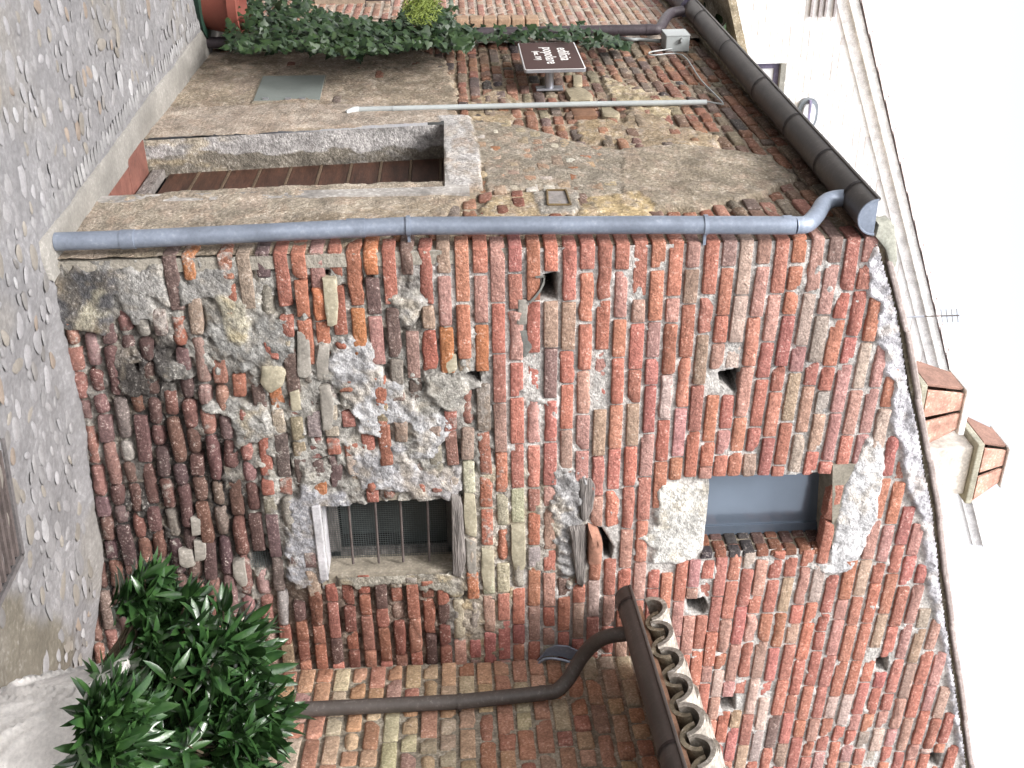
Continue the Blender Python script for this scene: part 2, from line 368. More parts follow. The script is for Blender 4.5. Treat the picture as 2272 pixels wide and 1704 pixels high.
PAL_A = [(7, (.49, .205, .145)), (5, (.465, .19, .15)), (3.2, (.48, .265, .225)), (1.1, (.46, .31, .23)), (.6, (.40, .26, .21)), (.35, (.38, .31, .27)), (.9, (.53, .39, .34)), (.2, (.24, .15, .13))]
PAL_B = [(3, (.34, .14, .10)), (2.4, (.28, .135, .11)), (2, (.31, .235, .18)), (1., (.40, .35, .27)), (2, (.27, .24, .21)), (.4, (.38, .16, .08)), (1.4, (.15, .105, .095))]
PAL_B2 = [(3, (.42, .17, .115)), (2.5, (.36, .135, .09)), (1, (.42, .17, .08)), (1.5, (.36, .25, .19)), (1, (.17, .11, .10)), (1, (.42, .24, .20))]
PAL_C = [(4, (.245, .135, .12)), (3, (.29, .145, .115)), (2, (.18, .11, .105)), (1.2, (.33, .23, .20)), (.7, (.34, .3, .27))]
PAL_R = [(4, (.29, .115, .08)), (3, (.33, .145, .105)), (2, (.20, .08, .06)), (1, (.28, .19, .14)), (.5, (.12, .07, .06))]
PAL_Y = [(3, (.46, .43, .31)), (2, (.40, .36, .30)), (2, (.42, .17, .11)), (1.5, (.36, .30, .27)), (1, (.30, .15, .11))]
PAL_S = [(4, (.28, .135, .09)), (3, (.22, .135, .10)), (2, (.18, .135, .11)), (2, (.33, .175, .11)), (1, (.25, .20, .14)), (.8, (.09, .075, .07))]
PAL_SC = [(3, (.36, .16, .10)), (2, (.30, .22, .17)), (2, (.25, .16, .12)), (1, (.40, .20, .15))]
PAL_D = [(3, (.56, .33, .21)), (3, (.60, .42, .28)), (2, (.48, .24, .165)), (1.6, (.62, .51, .34)), (1.5, (.53, .43, .33)), (1, (.46, .30, .24))]
PAL_N = [(3, (.40, .22, .16)), (3, (.40, .26, .19)), (2, (.36, .19, .14)), (1.5, (.43, .33, .26))]
# ------------------------------------------------------------------ setting: ground
GX = [-8, 0, .33, .861, 1.137, 1.615, 2.02, 2.357, 3.2, 6]; GZ = [-.05, -.035, -.079, -.095, -.129, -.155, -.269, -.37, -.5, -.8]
def gz(x, y):
    base = np.interp(x, GX, GZ); side = np.interp(y, [0, .4, 1.8, 3.7, 9], [-.045, -.05, -.092, -.10, -.22]) if np.ndim(y) == 0 else np.interp(y, [0, .4, 1.8, 3.7, 9], [-.045, -.05, -.092, -.10, -.22])
    w = np.clip(-np.asarray(x)/.6+.2, 0, 1)
    return base*(1-w)+side*w
gx = np.unique(np.concatenate([np.linspace(-90, -5, 18), np.linspace(-5, -2.5, 40), np.linspace(-2.5, 3.2, 420), np.linspace(3.2, 90, 18)]))
gy = np.unique(np.concatenate([np.linspace(-90, -3.4, 18), np.linspace(-3.4, .3, 280), np.linspace(.3, 7, 260), np.linspace(7, 90, 16)]))
GXX, GYY = np.meshgrid(gx, gy); GG = gz(GXX, GYY)
near = (np.abs(GXX) < 6) & (np.abs(GYY) < 9)
GG = GG+np.where(near, .010*fbm(GXX*6, GYY*6, 5, 4)+.006*fbm(GXX*30, GYY*30, 9, 2), 0)
KO0x = onZ(100, 512, -.05); KO1x = onZ(438, 69, -.09)
rise = sstep(.16, 0., -GYY)*sstep(0, .1, GXX)*(GXX > .05)*(GXX < 2.6)*(GYY <= 0); GG = GG+rise*.03
_k = [(KO0x[0]+.02, KO0x[1]), (KO1x[0]+.02, KO1x[1]), (KO1x[0]+.02, 5.5), (.5, 5.5), (.5, 0.0), (-.02, -.08)]
GG = GG-.05*sstep(0, .02, sdpoly(GXX, GYY, _k))*near
gc = np.zeros(GXX.shape+(3,)); gc[:] = (.235, .229, .233)
PXg, PYg = proj(np.stack([GXX, GYY, GG], -1))
st = sdpoly(PXg, PYg, [(-80, 1310), (40, 1320), (120, 1380), (165, 1450), (180, 1520), (100, 1560), (-60, 1560)])
stm = sstep(-30, 30, st+60*fbm(GXX*4, GYY*4, 3))[..., None]*near[..., None]; gc = gc*(1-stm)+np.array([.165, .148, .118])*stm
warm = sstep(.05, .35, fbm(GXX*1.3, GYY*1.3, 77))[..., None]; gc = gc*(1-.5*warm)+np.array([.25, .23, .20])*.5*warm
idx = np.arange(GXX.size).reshape(GXX.shape)
q = np.stack([idx[:-1, :-1], idx[:-1, 1:], idx[1:, 1:], idx[1:, :-1]], -1).reshape(-1, 4)
me = fastmesh('ground', np.stack([GXX, GYY, GG], -1).reshape(-1, 3), q, m_ground, True, gc.reshape(-1, 3))
ground = bpy.data.objects.new('ground', me); put(ground); tag(ground, 'cobbled alley of rounded pebbles set in grey mortar', kind='structure')
# pebbles
pm = []
for k in range(10):
    rs = np.random.default_rng(400+k); n = 10; V = []; Fc = []
    ph = rs.uniform(0, 6.28, 3); am = rs.uniform(.04, .12, 3)
    rad = [1+am[0]*math.cos(2*a+ph[0])+am[1]*math.cos(3*a+ph[1])+am[2]*.5*math.cos(5*a+ph[2]) for a in np.linspace(0, 2*math.pi, n, endpoint=False)]
    for rr, zz in ((1, -.25), (.86, .55), (.5, .92)):
        for i in range(n): a = 2*math.pi*i/n; V.append((rr*rad[i]*math.cos(a), rr*rad[i]*math.sin(a), zz))
    V.append((0, 0, 1.))
    for L_ in range(2):
        for i in range(n): Fc.append((L_*n+i, L_*n+(i+1) % n, (L_+1)*n+(i+1) % n, (L_+1)*n+i))
    for i in range(n): Fc.append((2*n+i, 2*n+(i+1) % n, 3*n))
    pm.append((np.array(V), Fc, mesh('pebble', V, Fc, m_pebble, True)))
KO = [onZ(100, 512, -.05), onZ(438, 69, -.09)]
kerb_line = [(KO[0][0]-.02, KO[0][1]-.1), (KO[0][0], KO[0][1]+.05), (KO[1][0], KO[1][1]), (KO[1][0]-.1, 6.), (1, 6), (1, .1), (0, 0), (0, -.12)]
peb = []; cells = {}
def tryp(x, y, a, b, rot, z=None, col=None, gap=1.):
    r = max(a, b)
    ci, cj = int(x//.15), int(y//.15)
    for i in range(ci-1, ci+2):
        for j in range(cj-1, cj+2):
            for (X, Y, R_) in cells.get((i, j), ()):
                if (X-x)**2+(Y-y)**2 < (gap*(R_+r)*.80)**2: return
    cells.setdefault((ci, cj), []).append((x, y, r)); c = col or pick([(4, (.255, .248, .25)), (2, (.30, .292, .298)), (.35, (.36, .355, .36)), (1.6, (.25, .228, .20)), (.6, (.19, .18, .172)), (.3, (.27, .22, .18))], True)
    peb.append((x, y, a, b, rot, c))
for t in np.linspace(.0, 1., 62):   # regular row of stones along the kerb
    x = KO[0][0]*(1-t)+KO[1][0]*t-.055; y = KO[0][1]*(1-t)+KO[1][1]*t
    if random.random() < .9: tryp(x+random.uniform(-.01, .01), y, .045*random.uniform(.8, 1.15), .021, 0, col=pick([(1, (.29, .285, .285)), (1, (.25, .245, .245))], True), gap=.55)
for i in range(14000):
    x = random.uniform(-2.2, 2.7); y = random.uniform(-2.6, 6.3)
    if x > -.02 and y > -.03: continue
    if sdpoly(np.array(x), np.array(y), kerb_line) > -.03: continue
    s = random.choice([.026, .034, .044, .055])*random.uniform(.8, 1.15)
    px_, py_ = proj(np.array([x, y, -.08]))
    if sdpoly(np.array(px_), np.array(py_), [(-80, 1290), (60, 1310), (150, 1400), (190, 1560), (-60, 1620)]) > 0 and random.random() < .93: continue
    if random.random() < .06: continue
    tryp(x, y, s*1.2, s*random.uniform(.5, .8), random.uniform(-.35, .35) if random.random() < .8 else random.uniform(0, 3.1))
def parea(p):
    P = np.array([p[0], p[1], gz(p[0], p[1])]); x, y = proj(P); d = np.linalg.norm(P-CAM); return p[2]*p[3]/d**2.6 if (-30 < x < 2300 and -30 < y < 1734) else 0
peb.sort(key=lambda p: -parea(p)); jv = []; jf = []; jc = []; nj = 0
for i, (x, y, a, b, rot, c) in enumerate(peb):
    z = float(gz(x, y))+.003; k = i % 10; hgt = .0055*random.uniform(.6, 1.3)
    if i < 300:
        o = bpy.data.objects.new('pebble', pm[k][2]); put(o, ground, (x, y, z)); o.scale = (a, b, hgt); o.rotation_euler = (0, 0, rot); o.color = (*c, 1)
    elif parea((x, y, a, b)) > 0 or True:
        V = pm[k][0]*np.array([a, b, hgt]); cs, sn = math.cos(rot), math.sin(rot)
        V = np.stack([V[:, 0]*cs-V[:, 1]*sn+x, V[:, 0]*sn+V[:, 1]*cs+y, V[:, 2]+z], -1)
        jv.append(V); jf += [(tuple(q_+nj for q_ in f)) for f in pm[k][1]]; nj += len(V); jc.append(np.tile(c, (len(V), 1)))
me = mesh('smaller_pebbles', np.vstack(jv), jf, m_pebble_a, True, np.vstack(jc)); o = bpy.data.objects.new('smaller_pebbles', me); put(o, ground); o['kind'] = 'stuff'
# concrete kerb along the side wall
kb = MB(); kpts = []
for t in np.linspace(-.06, 1.6, 60):
    x = KO[0][0]*(1-t)+KO[1][0]*t; y = KO[0][1]*(1-t)+KO[1][1]*t; kpts.append((x, y))
kpts = [(.05, -.10), (-.05, -.135), (-.13, -.12)]+kpts[2:]
V = []; Fc = []
for i, (x, y) in enumerate(kpts):
    zb = float(gz(x-.05, y)); w = .012*vn(y*3, 0, 4)
    ix = .02 if i > 2 else .06; iy = y if i > 2 else .02
    V += [(x+w, y, zb-.05), (x+w, y, zb+.010), (x+w+.012, y+(.01 if i < 3 else 0), zb+.016), ((x+ix)/2, (y+iy)/2, zb+.014), (ix, iy, zb+.012)]
for i in range(len(kpts)-1):
    for j in range(4): Fc.append((i*5+j, i*5+j+1, (i+1)*5+j+1, (i+1)*5+j))
me = mesh('kerb', V, Fc, m_conc, True); kerb = bpy.data.objects.new('kerb', me); put(kerb); tag(kerb, 'smooth grey concrete kerb strip along the foot of the side wall', kind='structure')
# ------------------------------------------------------------------ the old corner house
house = empty('old_brick_house', (0, 0, -.05), 'weathered old brick house on the corner with patched plaster walls', 'house')
VERGE = [(1950, 552), (1991, 692), (2014, 844), (2036, 947), (2053, 1050), (2070, 1134), (2088, 1313), (2113, 1478), (2144, 1704)]
vz = [FW.uv(*p) for p in VERGE]; vx0 = [p[0] for p in vz]; vv0 = [p[1] for p in vz]
def verge_z(u): u = np.asarray(u, float); return np.where(u > vx0[-1], vv0[-1]+(u-vx0[-1])*.3, np.interp(u, vx0, vv0))
def zone(px, py, sets):
    for nm, poly in sets:
        if sdpoly(np.array(float(px)), np.array(float(py)), poly) > 0: return nm
    return None
ZC = [(134, 735), (300, 690), (430, 790), (520, 860), (560, 1000), (560, 1150), (640, 1330), (600, 1500), (180, 1500), (150, 1070)]
ZR = [(600, 1300), (1000, 1300), (990, 1500), (560, 1500)]
ZY = [(1000, 1030), (1140, 1040), (1200, 1130), (1180, 1290), (1060, 1320), (1000, 1290)]
ZB2 = [(640, 540), (960, 540), (1100, 800), (1000, 860), (880, 780), (640, 760)]
ZB = [(100, 540), (700, 540), (900, 620), (960, 700), (1050, 800), (1110, 930), (1110, 1110), (1080, 1340), (1000, 1500), (100, 1500)]
SETS_F = [('D', ZB2), ('C', ZC), ('R', ZR), ('Y', ZY), ('B', ZB)]
# front-wall patches: polygon(px), height, lump amp, lump scale, colour, edge noise, softness
G1 = (.335, .325, .31); G2 = (.50, .495, .505)
PF = [
 (Q4([(735, 300), (850, 290), (900, 330), (1000, 250), (1060, 240), (1060, 330), (1075, 480), (1095, 550), (980, 480), (975, 620), (900, 630), (860, 640), (800, 560), (750, 480)]), .005, .002, 8, G1, .012),
 (Q4([(1130, 350), (1200, 370), (1250, 330), (1300, 300), (1450, 260), (1475, 330), (1480, 420), (1540, 440), (1500, 470), (1300, 470), (1240, 520), (1150, 550)]), .005, .002, 8, G1, .012),
 (Q4([(330, 290), (735, 300), (750, 480), (700, 680), (600, 700), (400, 680), (340, 600), (320, 400)]), .004, .008, 14, (.17, .165, .17), .02),
 (Q4([(1380, 600), (1600, 640), (1800, 620), (1960, 590), (1980, 660), (1900, 700), (1900, 830), (1780, 1000), (1650, 900), (1560, 1000), (1540, 900), (1420, 840), (1290, 700)]), .008, .016, 26, (.31, .305, .29), .02),
 (Q4([(1410, 470), (1560, 480), (1640, 640), (1560, 800), (1480, 740)]), .014, .010, 14, (.42, .39, .31), .015),
 (Q4([(1000, 870), (1200, 900), (1250, 1000), (1150, 1000), (1050, 1000), (980, 940)]), .002, .004, 12, (.28, .27, .25), .015),
 (Q4([(1290, 1190), (1480, 1100), (1560, 1130), (1700, 1200), (1760, 1390), (1600, 1400), (1500, 1500), (1480, 1250)]), .006, .016, 28, (.33, .32, .30), .02),
 (Q4([(700, 850), (860, 800), (1000, 1000), (900, 1120), (760, 1100)]), -.004, .016, 30, (.24, .21, .185), .02),
 (Q5([(80, 780), (300, 730), (380, 850), (450, 1000), (560, 1000), (640, 1200), (560, 1300), (480, 1260), (420, 1330), (280, 1320), (250, 1150), (110, 1060), (90, 950)]), .012, .020, 20, G2, .025),
 (Q5([(470, 480), (540, 470), (660, 480), (670, 640), (580, 640), (540, 560)]), .006, .014, 30, (.43, .42, .41), .015),
 (Q5([(710, 980), (820, 960), (880, 970), (980, 940), (975, 1080), (860, 1200), (760, 1150), (720, 1060)]), .010, .003, 10, (.44, .42, .38), .012),
 (Q5([(640, 1200), (760, 1210), (860, 1260), (850, 1400), (740, 1500), (650, 1490), (620, 1350)]), .012, .018, 22, G2, .02),
 (Q5([(200, 1400), (330, 1440), (560, 1400), (620, 1500), (700, 1659), (700, 1740), (480, 1700), (350, 1750), (230, 1600)]), .010, .018, 22, (.42, .415, .43), .02),
 (Q8b([(250, 230), (800, 230), (820, 400), (420, 420), (500, 800), (520, 1190), (470, 1290), (200, 1350), (100, 1250), (60, 900), (60, 500), (150, 350)]), .014, .014, 18, (.36, .36, .385), .035),
 (Q8b([(640, 1060), (1910, 1150), (2080, 1200), (2080, 1450), (1850, 1400), (1500, 1330), (1200, 1300), (1000, 1330), (640, 1320)]), .010, .005, 14, (.35, .325, .275), .02),
 (Q8b([(1250, 60), (1700, 0), (2000, -20), (2040, 240), (1900, 390), (1800, 330), (1600, 350), (1420, 250)]), .004, .014, 20, (.46, .44, .44), .015),
 (Q2b([(1360, -60), (1500, -320), (1900, -330), (2120, -250), (2150, 60), (2150, 450), (2000, 460), (1860, 410), (1760, 400), (1700, 400), (1450, 550), (1330, 520), (1280, 430), (1370, 400)]), -.016, .014, 26, (.47, .43, .38), .02),
 (Q2b([(1350, 560), (1700, 480), (1660, 960), (1380, 980), (1330, 760)]), -.016, .016, 26, (.38, .33, .27), .02),
 ([(1225, 1045), (1290, 1040), (1310, 1080), (1290, 1150), (1275, 1180), (1280, 1260), (1262, 1300), (1240, 1270), (1235, 1180), (1215, 1110)], .006, .026, 30, (.40, .39, .39), .02),
 (Q6b([(1200, 130), (1700, 130), (1840, 90), (1720, 900), (1580, 1060), (1390, 1130), (1070, 1090), (1130, 950), (1000, 830), (880, 820), (1160, 640), (1130, 520), (1150, 400), (1150, 230)]), .014, .008, 24, (.70, .68, .64), .008),
 (Q7b([(1170, 130), (1300, 110), (1340, 400), (1300, 650), (1260, 900), (1100, 1230), (1030, 1340), (900, 1380), (800, 1370), (650, 1330), (820, 1280), (840, 1120), (880, 980), (930, 750), (1000, 480), (1100, 320)]), .012, .012, 26, (.66, .65, .66), .006),
 ([(1937, 548), (1925, 590), (1925, 650), (1950, 672), (1940, 760), (1965, 780), (1960, 830), (1985, 850), (1975, 950), (2000, 990), (2010, 1080), (2038, 1134), (2050, 1215), (2060, 1310), (2085, 1400), (2105, 1500), (2115, 1590), (2135, 1704), (2210, 1704), (2120, 1300), (2090, 1134), (2050, 1000), (2015, 850), (2000, 700), (1985, 548)], .012, .018, 26, (.70, .68, .72), .008),
]
PF = [(FW.poly(p), *r) for p, *r in PF]
HF = [(Q5([(1480, 320), (1558, 315), (1556, 478), (1440, 490), (1400, 480), (1470, 400)]), .24), (Q6([(575, 965), (700, 935), (712, 1010), (680, 1100), (620, 1050), (580, 1030)]), .25),
      (Q2b([(2050, 0), (2052, 0), (2052, 2)]), .01),
      ([(1525, 1335), (1562, 1329), (1573, 1350), (1560, 1366), (1530, 1362)], .25), ([(1598, 1551), (1633, 1545), (1630, 1577), (1602, 1580)], .25), ([(1944, 1462), (1970, 1458), (1968, 1490), (1946, 1490)], .25), ([(2062, 1672), (2088, 1670), (2082, 1700), (2062, 1698)], .25),
      ([(555, 1227), (596, 1225), (598, 1262), (560, 1268)], .2), (Q4([(860, 900), (890, 890), (895, 935), (868, 935)]), .1), (Q4([(2085, 310), (2130, 300), (2110, 350), (2090, 400)]), .09), (Q5([(940, 960), (1060, 950), (1075, 1020), (1030, 1010)]), .06),
      (Q6b([(400, 680), (470, 690), (610, 920), (590, 1060), (500, 1060), (480, 850)]), .09)]
HF = [(FW.poly(p), d) for p, d in HF]
WB = FW.poly([(716, 1122), (1002, 1117), (1002, 1267), (722, 1270)])       # barred window
WU = FW.poly([(1574, 1062), (1842, 1047), (1835, 1232), (1570, 1228)])     # upper window
WB = [(WB[0][0], .972), (1.768, .972), (1.768, 1.615), (WB[0][0], 1.615)]; WBx0 = WB[0][0]
WUx0, WUx1, WUz0, WUz1 = 1.262, 1.72, 2.885, 3.50
WU = [(WUx0, WUz0), (WUx1, WUz0), (WUx1, WUz1+.05), (WUx0, WUz1)]
def fdepth(U, V):
    PX, PY = proj(FW.pt(U, V, 0.))
    base = -.0145+.006*fbm(U*18, V*18, 1)+.004*fbm(U*60, V*60, 2, 2)
    wb = sstep(-30, 30, sdpoly(PX, PY, ZB))*(1-sstep(-15, 25, sdpoly(PX, PY, ZB2))); crev = sstep(.08, .40, fbm(U*15, V*24, 16, 4))*sstep(-30, 30, sdpoly(PX, PY, ZB)); base = base-.026*crev; base = base+wb*(.004+.020*fbm(U*13, V*13, 15, 4))
    wc = sstep(-30, 30, sdpoly(PX, PY, ZC)+30*fbm(U*5, V*5, 8)); base = base-.020*wc+wc*.03*fbm(U*9, V*9, 12)
    wr = sstep(-20, 20, sdpoly(PX, PY, ZR)); base = base-.016*wr
    smear = sstep(.42, .62, fbm(U*7, V*7, 33)+.3*fbm(U*25, V*25, 34)); base = base+smear*(.012)*(1-wc)
    D = base
    for poly, h, amp, sc, c, en in PF:
        e = sdpoly(U, V, poly)+en*2.2*fbm(U*20, V*20, 41, 5)
        w = sstep(-.012, .012, e); sm = amp <= .0045; t = (h+.002 if sm else h*.55)+amp*fbm(U*sc, V*sc, 51, 5)+(.001 if sm else .003)*fbm(U*90, V*90, 52, 2)
        D = D*(1-w)+np.maximum(t, D if False else t)*w
    for poly, d in HF:
        e = sdpoly(U, V, poly); w = sstep(-.002, .008, e); D = D*(1-w)-d*w
    return D+bulge(U, V)
def fcol(U, V):
    PX, PY = proj(FW.pt(U, V, 0.))
    C = np.zeros(U.shape+(3,)); C[:] = (.60, .57, .54)
    def L(w, c):
        nonlocal C
        w = np.clip(w, 0, 1)[..., None]; C = C*(1-w)+np.array(c)*w
    L(sstep(-40, 40, sdpoly(PX, PY, ZB)), (.40, .385, .355)); L(sstep(-30, 30, sdpoly(PX, PY, ZC)+40*fbm(U*5, V*5, 8)), (.25, .23, .21)); L(sstep(.1, .5, fbm(U*14, V*14, 63, 4))*.7*(PX < 1050), (.44, .41, .35)); L(sstep(.12, .42, fbm(U*18, V*18, 64, 5))*.8*(PX < 1080), (.12, .105, .095)); L(sstep(-20, 20, sdpoly(PX, PY, ZR)), (.20, .15, .12))
    for poly, h, amp, sc, c, en in PF:
        e = sdpoly(U, V, poly)+en*2.2*fbm(U*20, V*20, 41, 5); w = sstep(-.012, .012, e); mo = .12 if amp <= .0045 else 1.; cc = np.array(c)*(1+.35*mo*fbm(U*9, V*9, 61, 5)[..., None]); cc = cc+mo*np.array([.06, .02, -.04])*sstep(.0, .5, fbm(U*15, V*15, 62, 4))[..., None]; w = w[..., None]; C = C*(1-w)+cc*w
    soot = sstep(-40, 30, sdpoly(PX, PY, [(290, 760), (360, 790), (440, 960), (520, 1020), (560, 1160), (520, 1260), (420, 1330), (230, 1400), (200, 1300), (250, 1150), (330, 1010), (240, 860)])+70*fbm(U*9, V*9, 71))
    L(soot*.95, (.045, .04, .038))
    L(sstep(-20, 25, sdpoly(PX, PY, [(125, 590), (255, 600), (250, 690), (140, 760)])+40*fbm(U*11, V*11, 72))*.7, (.07, .07, .075))
    L(sstep(-10, 20, sdpoly(PX, PY, Q4([(500, 560), (640, 430), (660, 600), (560, 700), (450, 690)]))+30*fbm(U*20, V*20, 73)), (.38, .35, .27))
    for poly, d in HF: L(sstep(-.006, .006, sdpoly(U, V, poly)), (.03, .026, .024))  # near-black colour stands in for the shade inside the holes
    pit = sstep(.16, .42, fbm(U*34, V*34, 65, 4))*(PX < 1100)*(PY < 1320); L(pit*.5, (.10, .09, .08)); tan_ = sstep(.12, .45, fbm(U*26, V*26, 66, 4))*(PX < 1100); L(tan_*.25, (.45, .38, .29))
    return C
def fkeep(U, V):
    k = V < verge_z(U)+.0; k &= ~(sdpoly(U, V, WB) > 0); k &= ~(sdpoly(U, V, WU) > 0)
    k &= ~((U > 2.75) & (V < 1.9)); return k
front = relief('front_wall', FW, .012, 4.1, -.5, 4.8, .0088, fdepth, fcol, fkeep, m_mortar, house)
# side wall ------------------------------------------------------------------
DN = [SW.uv(237, 443), SW.uv(983, 402)]; DF = [SW.uv(313, 316), SW.uv(985, 278)]
DOOR = [(DN[0][0], -.25), (DN[1][0], DN[1][1]), (DF[1][0], DF[1][1]), (DF[0][0], -.25)]
PS = [
 ([(400, 60), (520, 95), (700, 92), (850, 95), (930, 112), (985, 130), (1010, 200), (1015, 262), (1060, 270), (1070, 430), (1030, 440), (980, 480), (700, 560), (100, 620), (100, 500), (300, 250)], .006, .010, 9, (.29, .25, .195), .02),
 ([(330, 240), (700, 235), (985, 245), (1010, 270), (975, 285), (640, 290), (330, 318)], .012, .006, 9, (.40, .355, .31), .01),
 ([(150, 470), (237, 443), (600, 420), (983, 403), (990, 440), (800, 470), (560, 500), (140, 530)], .012, .008, 9, (.36, .325, .27), .012),
 (QB([(790, 770), (1000, 765), (1030, 850), (1060, 980), (1085, 1220), (850, 1215), (840, 1150), (815, 820)]), .018, .002, 9, (.47, .46, .455), .006),
 (QB([(1000, 790), (1300, 800), (1500, 850), (1650, 900), (1900, 950), (2212, 1000), (2212, 1350), (2070, 1330), (1900, 1260), (1700, 1290), (1600, 1220), (1100, 1230), (1050, 960)]), .003, .004, 9, (.285, .26, .215), .012),
 (QC([(-60, 960), (300, 935), (560, 960), (900, 1010), (1080, 1150), (960, 1190), (850, 1250), (620, 1290), (450, 1360), (250, 1340), (60, 1350), (-60, 1300)]), .010, .005, 8, (.30, .265, .21), .012),
 (Q4b([(480, 1200), (800, 1130), (1000, 1130), (1440, 1240), (1450, 1450), (300, 1450)]), .002, .006, 20, (.42, .34, .22), .015),
 (Q4b([(1150, 1120), (1540, 1130), (1600, 1350), (1500, 1420), (1100, 1440), (1010, 1150)]), .008, .002, 12, (.33, .32, .295), .004),
 (Q4b([(1560, 1250), (1950, 1180), (2300, 1150), (2500, 1300), (2400, 1450), (1560, 1450)]), .004, .010, 24, (.45, .36, .21), .015),
 (QB([(1850, 490), (2060, 560), (2212, 620), (2400, 650), (2212, 800), (1900, 640)]), .004, .014, 30, (.42, .36, .24), .015),
 (Q4b([(1540, 260), (1900, 230), (2212, 330), (2500, 420), (2500, 520), (1600, 500)]), .002, .010, 20, (.38, .30, .19), .015),
 (QC([(-40, 700), (100, 720), (330, 830), (560, 880), (560, 960), (300, 940), (-40, 960)]), .002, .010, 20, (.36, .29, .20), .015),
 (QB([(1200, 560), (1350, 700), (1250, 800), (1000, 770), (900, 700)]), .0, .010, 20, (.36, .29, .19), .02),
]
PS = [(SW.poly(p), *r) for p, *r in PS]
def sdep(U, V):
    D = -.016+.008*fbm(U*14, V*14, 101)+.004*fbm(U*50, V*50, 102, 2)
    for poly, h, amp, sc, c, en in PS:
        e = sdpoly(U, V, poly)+en*1.8*fbm(U*16, V*16, 141); w = sstep(-.006, .008, e); t = h+amp*fbm(U*sc, V*sc, 151, 5)+.002*fbm(U*80, V*80, 152, 2); D = D*(1-w)+t*w
    return D+bulge(U, V)
def scol(U, V):
    C = np.zeros(U.shape+(3,)); C[:] = (.33, .275, .20)
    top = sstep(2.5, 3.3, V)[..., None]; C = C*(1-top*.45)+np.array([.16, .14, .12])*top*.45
    for poly, h, amp, sc, c, en in PS:
        e = sdpoly(U, V, poly)+en*1.8*fbm(U*16, V*16, 141); w = sstep(-.006, .005, e)[..., None]; C = C*(1-w)+np.array(c)*(1+.35*fbm(U*5, V*5, 161)[..., None])*w
    w = sstep(.0, .4, fbm(U*12, V*22, 174, 5))[..., None]*.55; C = C*(1-w)+np.array([.43, .345, .28])*w
    w = sstep(.1, .45, fbm(U*24, V*40, 175, 4))[..., None]*.6; C = C*(1-w)+np.array([.46, .42, .37])*w
    w = sstep(.12, .4, fbm(U*8, V*10, 176, 5))[..., None]*.32; C = C*(1-w)+np.array([.20, .165, .12])*w
    w = (sstep(.05, .35, fbm(U*3.1, V*7, 171))*(V < 1.2))[..., None]*.6; C = C*(1-w)+np.array([.40, .34, .29])*w
    w = (sstep(.15, .45, fbm(U*9, V*9, 172)))[..., None]*.3; C = C*(1-w)+np.array([.17, .14, .11])*w
    C = C*np.array([1.13, 1.07, 1.01])
    lin = sdpoly(U, V, PS[3][0]); w = (sstep(0, .01, lin)*sstep(-.1, .3, fbm(U*6, V*14, 173)))[..., None]*.75; C = C*(1-w)+np.array([.62, .60, .59])*w
    return C
side = relief('side_wall', SW, -4.4, -.012, -.4, 3.56, .0115, sdep, scol, lambda U, V: ~(sdpoly(U, V, DOOR) > 0), m_mortar, house)
